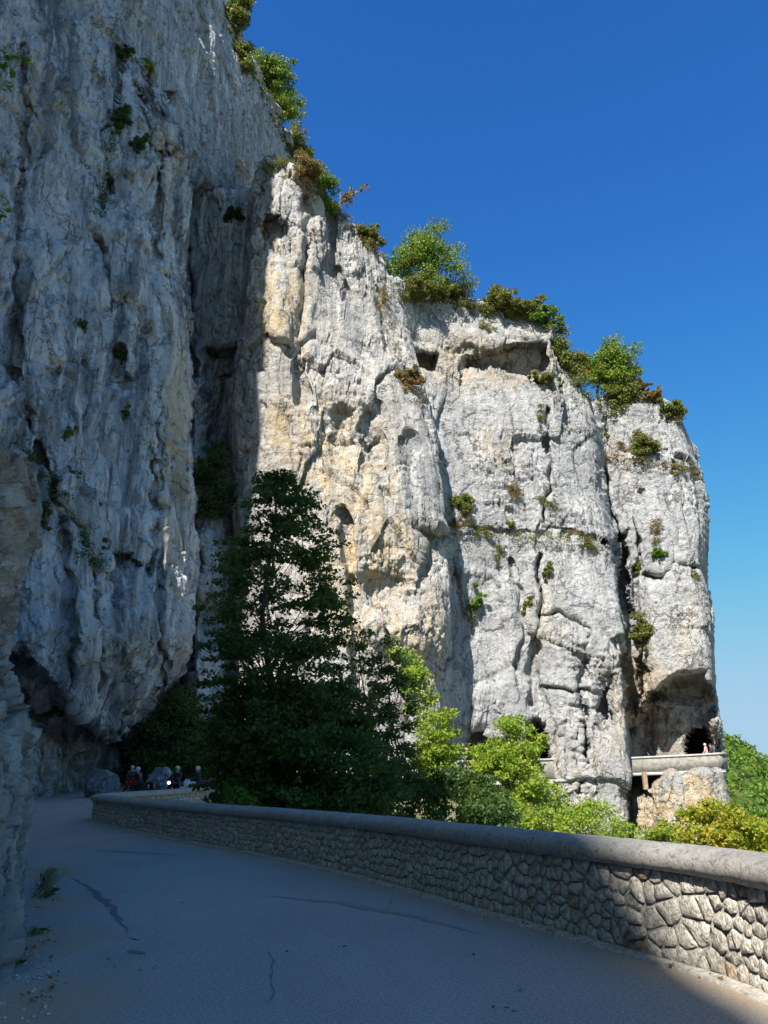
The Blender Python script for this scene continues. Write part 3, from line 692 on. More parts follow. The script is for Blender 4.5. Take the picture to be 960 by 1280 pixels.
r_ = np.random.default_rng(21)
sA = fs_[i0] - .8; sB = fs_[icorner] + .6; stones = []
lay = stone_layout(sB - sA, .75, r_, .76)
lay += []
for c, Q in lay:
    V, F = stone_shape(Q, c, r_); Wp = wall_points(V, sA, -1)
    stones.append((Wp, F))
def stone_size(W): 
    d = np.linalg.norm(W.mean(0) - EYE); x, y = proj(W.mean(0)); vis = (-10 < x < 970) and y < 1290
    return (np.ptp(W[:, 2]) * np.linalg.norm(np.ptp(W[:, :2], axis=0))) / d ** 2 * (1 if vis else .0001)
stones.sort(key=lambda t: -stone_size(t[0]))
def poly_obj(name, W, F, mat, parent, off):
    c = W.mean(0); me = bpy.data.meshes.new(name); me.from_pydata([tuple(p) for p in (W - c)], [], F)
    me.polygons.foreach_set('use_smooth', np.ones(len(me.polygons), bool)); me.update()
    o = link(name, me, mat, parent); o.location = c - off; return o
for W, F in stones[:295]: poly_obj('stone', W, F, M['wall_stone'], wall, wl)
def merge(name, items, mat, parent, off, kind='stuff'):
    V = []; FF = []; n = 0
    for W, F in items: V.append(W - off); FF += [tuple(i + n for i in f) for f in F]; n += len(W)
    me = bpy.data.meshes.new(name); me.from_pydata(np.concatenate(V).tolist(), [], FF)
    me.polygons.foreach_set('use_smooth', np.ones(len(me.polygons), bool)); me.update()
    return tag(link(name, me, mat, parent), kind=kind)
rest = stones[295:]
for a, b_, side in ((fs_[icorner] - 1.5, fs_[icorner] + 19, 1), (fs_[i0] - 7, fs_[i0] - .8, -1)):
    for c, Q in stone_layout(b_ - a, .75, r_, 1.1):
        V, F = stone_shape(Q, c, r_); 
        if side > 0: F = [tuple(reversed(f)) for f in F]
        rest.append((wall_points(V, a, side), F))
merge('stone_rubble', rest, M['wall_stone'], wall, wl)

# road: from the parapet foot across to the foot of the cliffs
rx = np.arange(-26, 14, .3); ry = np.arange(-45, 66, .4); RX, RY = np.meshgrid(rx, ry); RD = np.full(RX.shape, 1e9); RS = np.ones(RX.shape)
for k in range(0, len(face), 2):
    vx = RX - face[k, 0]; vy = RY - face[k, 1]; d = np.hypot(vx, vy); m_ = d < RD; RD = np.where(m_, d, RD); RS = np.where(m_, vx * outn[k, 0] + vy * outn[k, 1], RS)
RP = np.stack([RX, RY, gz(RY)], -1); fr = grid_faces(*RX.shape); okv = ((RS < 0) | (RD < .3)).ravel(); fr = fr[okv[fr].all(1)]
me = np_mesh('road', RP, fr)
dirt = np.zeros(RP.shape[:2] + (4,), np.float32)
pa = [ground_at(*q)[:2] for q in ((10, 1260), (30, 1180), (45, 1130), (50, 1090))]
dd = np.min([np.hypot(RP[..., 0] - q[0], (RP[..., 1] - q[1]) * .8) for q in pa], 0)
dirt[..., 0] = np.clip(1.35 - dd / .75, 0, 1); dirt[..., 0] = np.maximum(dirt[..., 0], .8 * np.exp(-(RD / .3) ** 2)); dirt[..., 3] = 1
me.attributes.new('dirt', 'FLOAT_COLOR', 'POINT').data.foreach_set('color', dirt.ravel())
tag(link('road', me, M['asphalt']), kind='structure')

def ribbon(name, pts, w, mat, z=.005, seed=1, rag=.35):
    P, s = resample([ground_at(*q)[:2] for q in pts], .04); r2 = np.random.default_rng(seed)
    t = np.gradient(P, axis=0); t /= np.linalg.norm(t, axis=1)[:, None] + 1e-9; nn = np.stack([t[:, 1], -t[:, 0]], -1)
    k = np.linspace(0, 1, len(P)); ww = np.interp(k, np.linspace(0, 1, len(w)), w)
    j = np.stack([s * 3.7, s * 0, s * 0], -1)
    a = ww * (1 + rag * perlin(j, seed) * 2); c = ww * (1 + rag * perlin(j, seed + 50) * 2); mid = perlin(j * .5, seed + 80)[:, None] * nn * .06
    V = np.stack([np.column_stack([P + mid + nn * a[:, None] / 2, gz(P[:, 1]) + z]), np.column_stack([P + mid - nn * c[:, None] / 2, gz(P[:, 1]) + z])], 1)
    return tag(link(name, np_mesh(name, V, grid_faces(len(P), 2)), mat), kind='structure')
ribbon('road_crack_seal', [(80, 1094), (110, 1108), (135, 1130), (150, 1150), (160, 1170)], [.0, .05, .12, .08, .0], M['tar_worn'], seed=5, rag=.45)
ribbon('road_patch', [(163, 1188), (166, 1190), (178, 1191), (184, 1192)], [.03, .10, .09, .03], M['tar_worn'], seed=9)
ribbon('road_patch', [(160, 1173), (170, 1174), (177, 1175)], [.01, .035, .01], M['tar'], seed=12)
ribbon('road_crack', [(336, 1188), (338, 1197), (342, 1203), (341, 1214), (338, 1221), (343, 1231), (346, 1238), (339, 1246), (331, 1251), (330, 1262)], [.0, .012, .02, .008, .024, .010, .016, .006, .0], M['tar_worn'], z=.006, seed=15, rag=.9)
ribbon('road_patch', [(330, 1120), (420, 1128), (520, 1146), (600, 1168)], [.0, .16, .22, .1, .0], M['patch'], z=.0045, seed=31, rag=.6)
ribbon('road_patch', [(110, 1062), (170, 1066), (240, 1070)], [.0, .35, .2, .0], M['patch'], z=.0045, seed=33, rag=.6)
ribbon('road_crack', [(196, 1090), (215, 1091), (232, 1089)], [.0, .02, .0], M['tar'], z=.006, seed=17, rag=.9)
ribbon('road_crack', [(258, 1130), (270, 1131), (284, 1130)], [.0, .02, .0], M['tar'], z=.006, seed=18, rag=.9)

# ground falling away outside the parapet, the valley and the wooded ridge beyond
gx = np.concatenate([-np.geomspace(40, 6000, 26)[::-1], np.linspace(-38, 60, 120), np.geomspace(62, 6000, 40)])
gy = np.concatenate([-np.geomspace(30, 6000, 20)[::-1], np.linspace(-28, 110, 150), np.geomspace(112, 9000, 44)])
GX, GY = np.meshgrid(gx, gy); D = np.full(GX.shape, 1e9); SG = np.ones(GX.shape)
tface = face[face[:, 0] < 5.5]; tface = np.vstack([tface[:len(tface)], resample([tface[-1], (10, 64), (14, 74), (20, 86), (28, 100), (34, 125), (20, 200), (-50, 300)], 1.0)[0][1:]])
ttn = np.gradient(tface, axis=0); ttn /= np.linalg.norm(ttn, axis=1)[:, None]; tout = np.stack([ttn[:, 1], -ttn[:, 0]], -1)
for k in range(0, len(tface), 3):
    vx = GX - tface[k, 0]; vy = GY - tface[k, 1]; d = np.hypot(vx, vy); m_ = d < D; D = np.where(m_, d, D); SG = np.where(m_, vx * tout[k, 0] + vy * tout[k, 1], SG)
outside = SG > 0; dd = np.where(outside, D, 0)
def terrain(GX, GY, dd):
    fall = np.where(dd < .9, 0, 1.05 * (dd - .9)); fall = np.minimum(fall, 60 + .05 * dd)
    z = gz(np.clip(GY, 0, 100)) - .12 - fall
    bump = fbm(np.stack([GX / 6, GY / 6, GX * 0], -1), 4, 3.0); z = z + bump * np.clip((dd - 1.2) / 4, 0, 1) * 1.3
    far = sstep(np.hypot(GX, GY), 200, 500)
    return z * (1 - far) + far * (-70 + 25 * fbm(np.stack([GX / 900, GY / 900, GX * 0], -1), 4, 8.0))
TZ = terrain(GX, GY, dd); TZ = np.where((~outside) & (D > 12), np.minimum(TZ, -.5), TZ)
m, n, b, o = material('slope_soil'); g = G(n)
n.links.new(g.mix(g.ramp(g.noise(1.2, 6, .7), .35, .65), (.26, .22, .15), (.10, .14, .045)), b.inputs['Base Color']); n.links.new(g.bump(g.noise(6, 6, .7), .15), b.inputs['Normal'])
tag(link('ground', np_mesh('ground', np.stack([GX, GY, TZ], -1), grid_faces(*GX.shape)), m), kind='structure')
def tz(x, y):
    d = np.hypot(tface[:, 0] - x, tface[:, 1] - y); k = int(np.argmin(d)); sg = (x - tface[k, 0]) * tout[k, 0] + (y - tface[k, 1]) * tout[k, 1]
    return float(terrain(np.array([[x]]), np.array([[y]]), np.array([[d[k] if sg > 0 else 0.0]]))[0, 0])

# wooded ridge to the right, hill skyline measured at a distance of some 420 m, a paler far ridge beyond
def ridge(name, px, py, Y, depth, drop, mat, seed, amp):
    s = np.linspace(0, 1, 160); X = np.interp(s, np.linspace(0, 1, len(px)), px); Yp = np.interp(s, np.linspace(0, 1, len(py)), py)
    top = at(X, Yp, Y); rows = []
    for t in np.linspace(0, 1, 90): rows.append(top + np.array([0, -depth * t, -drop * t ** .85]))
    P = np.array(rows)[::-1]; P = np.concatenate([P, (top + np.array([0, depth * .6, -drop * .4]))[None]], 0)
    N = normals(P); N[..., 2] = np.abs(N[..., 2]); d = amp * fbm(P / (amp * 3.5), 4, seed)
    o = tag(link(name, np_mesh(name, P + N * d[..., None], grid_faces(*P.shape[:2])), mat), kind='structure'); return o, P + N * d[..., None]
m, n, b, o = material('wooded_hill'); g = G(n)
n.links.new(g.mix(g.ramp(g.noise(.15, 6, .75), .38, .62), (.035, .07, .012), (.11, .15, .025)), b.inputs['Base Color']); n.links.new(g.bump(g.noise(.4, 6, .7), 2.0), b.inputs['Normal'])
hill, HP = ridge('hill', [780, 850, 903, 930, 955, 1010, 1100], [868, 893, 919, 933, 952, 985, 1030], 420, 330, 175, m, 5.0, 5.0)
hm = plain('far_wooded_hill', (.06, .10, .05), .95, var=.3, sc_=.01)
ridge('hill', [700, 860, 940, 965, 1100, 1300], [930, 950, 950, 943, 952, 962], 5200, 3000, 700, hm, 9.0, 40.0)

# ------------------------------------------------------------------ foliage
def leaves_mesh(name, C, Rr, count, size, seed, shell=.45, flat=0.0, aspect=.62):
    """leaf blades scattered through ellipsoids C (n,3) radii Rr (n,3)"""
    r2 = np.random.default_rng(seed); C = np.asarray(C, float); Rr = np.asarray(Rr, float)
    k = r2.choice(len(C), count, p=(Rr.prod(1) ** .67) / (Rr.prod(1) ** .67).sum())
    v = r2.normal(size=(count, 3)); v /= np.linalg.norm(v, axis=1)[:, None]; rad = r2.random(count) ** shell
    P = C[k] + v * rad[:, None] * Rr[k]
    a = r2.normal(size=(count, 3)); a[:, 2] *= (1 - flat); a[:, 2] -= .25; a /= np.linalg.norm(a, axis=1)[:, None]
    b_ = r2.normal(size=(count, 3)); b_[:, 2] *= (1 - flat) + .15; b_ -= (b_ * a).sum(1)[:, None] * a; b_ /= np.linalg.norm(b_, axis=1)[:, None]
    s = (size * r2.uniform(.6, 1.35, count))[:, None]; w = s * aspect
    nrm = np.cross(a, b_)
    V = np.stack([P - a * s * .5, P + b_ * w * .5 + nrm * s * .08, P + a * s * .55, P - b_ * w * .5 + nrm * s * .08], 1)
    return np_mesh(name, V.reshape(-1, 3), np.arange(count * 4).reshape(-1, 4), smooth=False)

def limb_tree(base, top, r0, limbs, seed, name, mat, parent, loc, droop=.0):
    """tapered trunk and limbs given as end points; one mesh"""
    r2 = np.random.default_rng(seed); mb = MB(); base = np.array(base, float); top = np.array(top, float)
    n = 9; tr = [base + (top - base) * k / n + (r2.normal(size=3) * .012 * np.linalg.norm(top - base) if 0 < k < n else 0) for k in range(n + 1)]
    tr[0] = base; mb.tube([p - loc for p in tr], [r0 * (1 - .88 * k / n) + .008 for k in range(n + 1)], 8)
    for e in limbs:
        e = np.array(e, float); f = np.clip((e[2] - base[2]) / (top[2] - base[2]) - .12 - droop, .12, .95); s = base + (top - base) * f
        rr_ = max(.012, r0 * (1 - f) * .45); mid = (s + e) / 2 + np.array([0, 0, .08 * np.linalg.norm(e - s)]) + r2.normal(size=3) * .04 * np.linalg.norm(e - s)
        mb.tube([s - loc, mid - loc, e - loc], [rr_, rr_ * .6, rr_ * .2], 5)
    return mb.build(name, mat, parent)

def tree(name, label, cat, base, top, clumps, leaf_n, leaf_s, leafmat, seed, group=None, r0=.12, bark='bark', nl=26, flat=0.0, shell=.45):
    base = np.array(base, float); root = empty(name, base); tag(root, label, cat, group)
    C = np.array([c[0] for c in clumps]); R3 = np.array([c[1] for c in clumps])
    me = leaves_mesh('crown', C - base, R3, leaf_n, leaf_s, seed, flat=flat, shell=shell); link('crown', me, leafmat, root)
    r2 = np.random.default_rng(seed); idx = r2.choice(len(C), min(nl, len(C)), replace=False)
    limb_tree(base, top, r0, C[idx], seed, 'trunk', M[bark], root, base)
    return root

# the big dark tree in the crook of the bend
TY = 25.5
def pxcrown(outline, Y, n, seed, rmin, rmax, depth=.8, sq=.55, gap=0.0):
    """clumps filling a crown whose half-outline is [(py, x_left, x_right)], with the same reach towards and away from us"""
    r2 = np.random.default_rng(seed); ys = [o_[0] for o_ in outline]; out = []
    pys = r2.uniform(0, 1, n * 3); cnt = 0
    for q in pys:
        py = ys[0] + (ys[-1] - ys[0]) * q; l = np.interp(py, ys, [o_[1] for o_ in outline]); rr2 = np.interp(py, ys, [o_[2] for o_ in outline])
        wmax = max(o_[2] - o_[1] for o_ in outline)
        if r2.random() > (rr2 - l) / wmax + .12: continue
        a = r2.uniform(0, 2 * math.pi); rad = math.sqrt(r2.uniform(.05, 1)); cxp = (l + rr2) / 2 + (rr2 - l) / 2 * rad * math.cos(a)
        half = (rr2 - l) / 2 * (Y / FOC); Yc = Y + half * rad * math.sin(a) * depth
        k = r2.uniform(rmin, rmax); out.append((at(cxp, py, Yc), (k, k, k * sq))); cnt += 1
        if cnt >= n: break
    return out
ol = [(588, 338, 350), (612, 326, 366), (630, 318, 396), (660, 312, 404), (690, 278, 418), (720, 286, 420), (745, 264, 432), (790, 268, 440), (830, 262, 452), (880, 256, 466), (930, 262, 486), (975, 262, 505), (1030, 268, 520)]
b0 = at(338, 1040, TY); b0[2] = tz(b0[0], b0[1]); tp = at(343, 590, TY)
cl = pxcrown(ol, TY, 330, 4, .3, .75, 1.0, .46); cl += pxcrown([(850, 285, 425), (900, 275, 455), (960, 268, 490), (1030, 270, 515)], TY, 110, 44, .45, .85, 1.0, .75)
for k, y in enumerate(np.linspace(600, 1000, 26)):                 # layered limb ends that break the outline
    l = np.interp(y, [o_[0] for o_ in ol], [o_[1] for o_ in ol]); r = np.interp(y, [o_[0] for o_ in ol], [o_[2] for o_ in ol])
    for x in (l - 3 + 9 * math.sin(k * 2.3), r + 2 + 12 * math.sin(k * 1.7)):
        cl.append((at(x, y, TY + 1.2 * math.sin(k * 5.1)), (.42, .42, .13))); cl.append((at((x * 2 + (l + r) / 2) / 3, y - 5, TY + .8 * math.sin(k * 3)), (.55, .55, .16)))
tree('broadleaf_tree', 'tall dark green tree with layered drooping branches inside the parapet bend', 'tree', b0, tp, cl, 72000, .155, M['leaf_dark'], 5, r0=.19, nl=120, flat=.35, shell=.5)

def simple_tree(name, label, cat, ol, Y, n, leaf_n, leaf_s, mat, seed, rmin=.25, rmax=.55, r0=.07, group=None, nl=30, bark='bark', base_px=None, basez=None, sq=.6, flat=.2, clip=None, lean=0):
    cl = pxcrown(ol, Y, n, seed, rmin, rmax, .9, sq); top = at((ol[0][1] + ol[0][2]) / 2, ol[0][0], Y)
    bx = base_px if base_px is not None else (ol[-1][1] + ol[-1][2]) / 2
    b1 = at(bx, ol[-1][0], Y); b1[2] = (tz(b1[0], b1[1]) if basez is None else basez)
    return tree(name, label, cat, b1, top, cl, leaf_n, leaf_s, mat, seed, group, r0, bark, nl, flat)
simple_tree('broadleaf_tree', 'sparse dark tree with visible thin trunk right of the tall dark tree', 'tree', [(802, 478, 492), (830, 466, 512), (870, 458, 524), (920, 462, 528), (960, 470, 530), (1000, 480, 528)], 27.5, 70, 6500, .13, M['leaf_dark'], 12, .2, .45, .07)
simple_tree('broadleaf_tree', 'bare greyish thin-leaved tree between the tall dark tree and the sunlit ones', 'tree', [(792, 440, 452), (830, 432, 478), (880, 440, 486), (960, 450, 490)], 31, 40, 1800, .12, M['leaf_dry'], 13, .3, .5, .06, nl=40)
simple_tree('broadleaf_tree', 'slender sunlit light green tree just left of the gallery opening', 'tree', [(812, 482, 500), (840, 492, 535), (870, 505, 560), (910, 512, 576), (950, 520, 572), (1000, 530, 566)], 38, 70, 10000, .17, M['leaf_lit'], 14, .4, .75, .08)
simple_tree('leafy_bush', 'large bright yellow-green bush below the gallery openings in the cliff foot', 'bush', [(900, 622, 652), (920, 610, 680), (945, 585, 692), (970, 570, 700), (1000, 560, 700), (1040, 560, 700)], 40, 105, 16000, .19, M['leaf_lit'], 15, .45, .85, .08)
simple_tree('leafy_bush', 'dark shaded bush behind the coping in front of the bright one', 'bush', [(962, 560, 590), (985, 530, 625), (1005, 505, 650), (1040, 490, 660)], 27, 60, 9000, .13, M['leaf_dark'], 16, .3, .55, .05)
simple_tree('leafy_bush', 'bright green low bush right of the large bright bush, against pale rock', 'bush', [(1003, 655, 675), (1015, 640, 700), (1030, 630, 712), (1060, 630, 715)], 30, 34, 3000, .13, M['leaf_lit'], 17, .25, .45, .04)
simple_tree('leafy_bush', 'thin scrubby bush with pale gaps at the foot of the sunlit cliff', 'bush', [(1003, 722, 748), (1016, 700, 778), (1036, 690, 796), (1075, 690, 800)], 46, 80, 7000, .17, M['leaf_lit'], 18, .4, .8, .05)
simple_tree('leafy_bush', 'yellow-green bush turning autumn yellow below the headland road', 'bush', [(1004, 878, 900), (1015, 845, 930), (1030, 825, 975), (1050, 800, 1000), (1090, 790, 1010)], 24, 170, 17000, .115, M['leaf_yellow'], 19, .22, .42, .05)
simple_tree('leafy_bush', 'fresh green low shrub left of the yellow bush under the coping line', 'bush', [(1038, 815, 835), (1048, 800, 850), (1080, 795, 860)], 22, 22, 1800, .09, M['leaf_lit'], 20, .18, .3, .03)
simple_tree('leafy_bush', 'dim green bush at the foot of the tall dark tree near the far parapet', 'bush', [(988, 286, 300), (997, 275, 318), (1012, 268, 330)], 22.5, 26, 2400, .09, M['leaf_mid'], 22, .18, .3, .03)
simple_tree('leafy_bush', 'dark thicket under the overhanging cliff behind the motorcyclists', 'bush', [(862, 205, 232), (890, 190, 262), (920, 160, 270), (960, 148, 275), (985, 145, 275)], 57, 110, 11000, .24, M['leaf_dark'], 23, .7, 1.3, .08, basez=.5)
simple_tree('leafy_bush', 'dark shrubs clinging in the recess beside the shaded buttress edge', 'bush', [(552, 262, 280), (580, 250, 292), (620, 246, 296), (650, 250, 290)], 62, 60, 5000, .24, M['leaf_dark'], 24, .6, 1.1, .06, basez=float(at(270, 655, 64)[2]))

# crown-covered ridge: one mass of small crowns
r2 = np.random.default_rng(5); sel = r2.integers(0, HP.shape[0] - 1, 2600), r2.integers(0, HP.shape[1], 2600)
Cc = HP[sel] + np.array([0, 0, 1.5]); rr_ = r2.uniform(2.0, 5.0, 2600)
me = leaves_mesh('hill_forest', Cc, np.stack([rr_, rr_, rr_ * .85], -1), 45000, 2.0, 6, .3)
tag(link('hill_forest', me, M['leaf_mid']), kind='stuff')


# ------------------------------------------------------------------ near outcrop at the left edge of the road
def near_rock():
    g0 = ground_at(44, 1165); g1 = ground_at(8, 1230); g2 = ground_at(42, 1085)
    cols = [dict(x=-760, Y=7.6, top=470, bot=1300), dict(x=-400, Y=7.0, top=500, bot=1300), dict(x=-170, Y=6.5, top=530, bot=1290), dict(x=-48, Y=[(560, 6.2), (1260, float(g1[1]) * .98)], top=556, bot=1275),
            dict(x=[(560, -12), (640, -4), (820, -34), (1000, -10), (1240, 0)], Y=[(560, 7.0), (800, 7.6), (1240, float(g1[1]) + .15)], top=566, bot=1242),
            dict(x=[(560, 4), (600, 20), (700, 17), (760, 4), (830, -5), (900, 4), (960, 6), (1050, 12), (1180, 20)], Y=[(560, 8.2), (760, 8.6), (900, 8.3), (1180, float(g0[1]))], top=580, bot=1182),
            dict(x=[(560, 12), (600, 28), (700, 24), (760, 9), (830, 0), (900, 12), (960, 15), (1050, 21), (1150, 29)], Y=[(560, 10), (900, 9.6), (1100, float(g0[1]) + 1.0), (1150, float(g0[1]) + .9)], top=590, bot=1140),
            dict(x=[(560, -5), (700, -5), (900, -20), (1100, 8)], Y=11.5, top=600, bot=1110), dict(x=-60, Y=13.5, top=620, bot=1100), dict(x=-330, Y=14.5, top=620, bot=1095)]
    def ft(x, y): return .35 * crack(x, y, [(20, 720), (22, 830), (4, 900)], 8) + .25 * crack(x, y, [(30, 900), (14, 1000), (20, 1100)], 5) - .3 * blob(x, y, 30, 650, 14, 50)
    o = cliff('roadside_outcrop', 'rock_near', cols, 400, 1.25, ft, dict(calm=False, big=.06, flute=.03, block=.13, block2=.09, fine=.05, bs=.95, fs=.5, bed=.0, fr=(4, 4, 3)), cap=(.6, 2.5, 5), capdir=(-.7, .7), seed=71.0, caprise=.1,
              stain=lambda x, y: (.8 * blob(x, y, 25, 760, 20, 90) + .5 * blob(x, y, 10, 980, 30, 90), .4 + 0 * x, .8 * sstep(y, 720, 580) + .45 * blob(x, y, 30, 1080, 30, 80)))
near_rock()


# ------------------------------------------------------------------ plants on the cliffs
GS = 'shrubs along the skyline'; GT = 'plants rooted on the cliff ledges'
def cliff_plant(key, px, py, wpx, hpx, mat, label, kind='shrub', seed=1, group=None):
    p = surf(key, px, py); Y = float(p[1]); dpt = Y * CP + (p[2] - 1.6) * SP; w = wpx / FOC * dpt; h = hpx / FOC * dpt
    p = p + np.array([0, -.15, -.1]); r2 = np.random.default_rng(seed)
    name = {'shrub': 'cliff_shrub', 'tree': 'cliff_tree', 'grass': 'grass_tuft', 'dead': 'dead_shrub'}[kind]
    cat = {'shrub': 'shrub', 'tree': 'tree', 'grass': 'grass tuft', 'dead': 'shrub'}[kind]
    root = empty(name, p); tag(root, label, cat, group)
    if key == 'far' or key == 'mid' or key == 'upper':
        if group == GS: w, h = w * 1.25, h * 1.1
    if kind == 'grass':
        nc = 9 + int(3 * w * h); u = r2.normal(size=(nc, 2)) * .3; C = np.stack([u[:, 0] * w, -.1 - .1 * r2.random(nc), u[:, 1] * h], -1); k = r2.uniform(.1, .22, nc) * (w + h) / 2 + .05
        link('blades', leaves_mesh('blades', C, np.stack([k * 1.3, k * .6, k * .7], -1), int(min(2600, 160 + 330 * w * h)), .2, seed, .8, aspect=.22), M[mat], root)['kind'] = 'stuff'; return
    dens = {'shrub': 1.4, 'tree': 2.8, 'dead': .25}[kind]; nc = int(10 + 9 * w * h / 2); nc = min(nc, 70)
    lift = {'shrub': .42, 'tree': .58, 'dead': .5}[kind]
    th = r2.uniform(0, 2 * math.pi, nc); ph = r2.uniform(-.95, 1, nc); rad = r2.uniform(.2, 1.25, nc) ** .7; sk = r2.normal() * .35
    C = p + np.stack([np.cos(th) * np.sqrt(1 - ph ** 2) * rad * w * .42, np.sin(th) * np.sqrt(1 - ph ** 2) * rad * w * .3, h * lift + ph * rad * h * (.42 + .25 * np.sin(th * 2 + seed))], -1); C[:, 0] += sk * (C[:, 2] - p[2]) + w * .12 * np.sin(seed * 1.7 + C[:, 2] * 2.3)
    k = r2.uniform(.08, .24, nc) * min(w, h) + .05
    n = int(dens * min(5000, 220 + 380 * w * h)); me = leaves_mesh('foliage', C - p, np.stack([k, k, k * .7], -1), n, .003 * dpt, seed, .6)
    link('foliage', me, M[mat], root)
    limb_tree(p - np.array([0, 0, .3]), p + np.array([0, 0, h * .8]), .05 + .02 * h, C[:14], seed, 'stem', M['bark' if kind != 'dead' else 'bark_pale'], root, p)

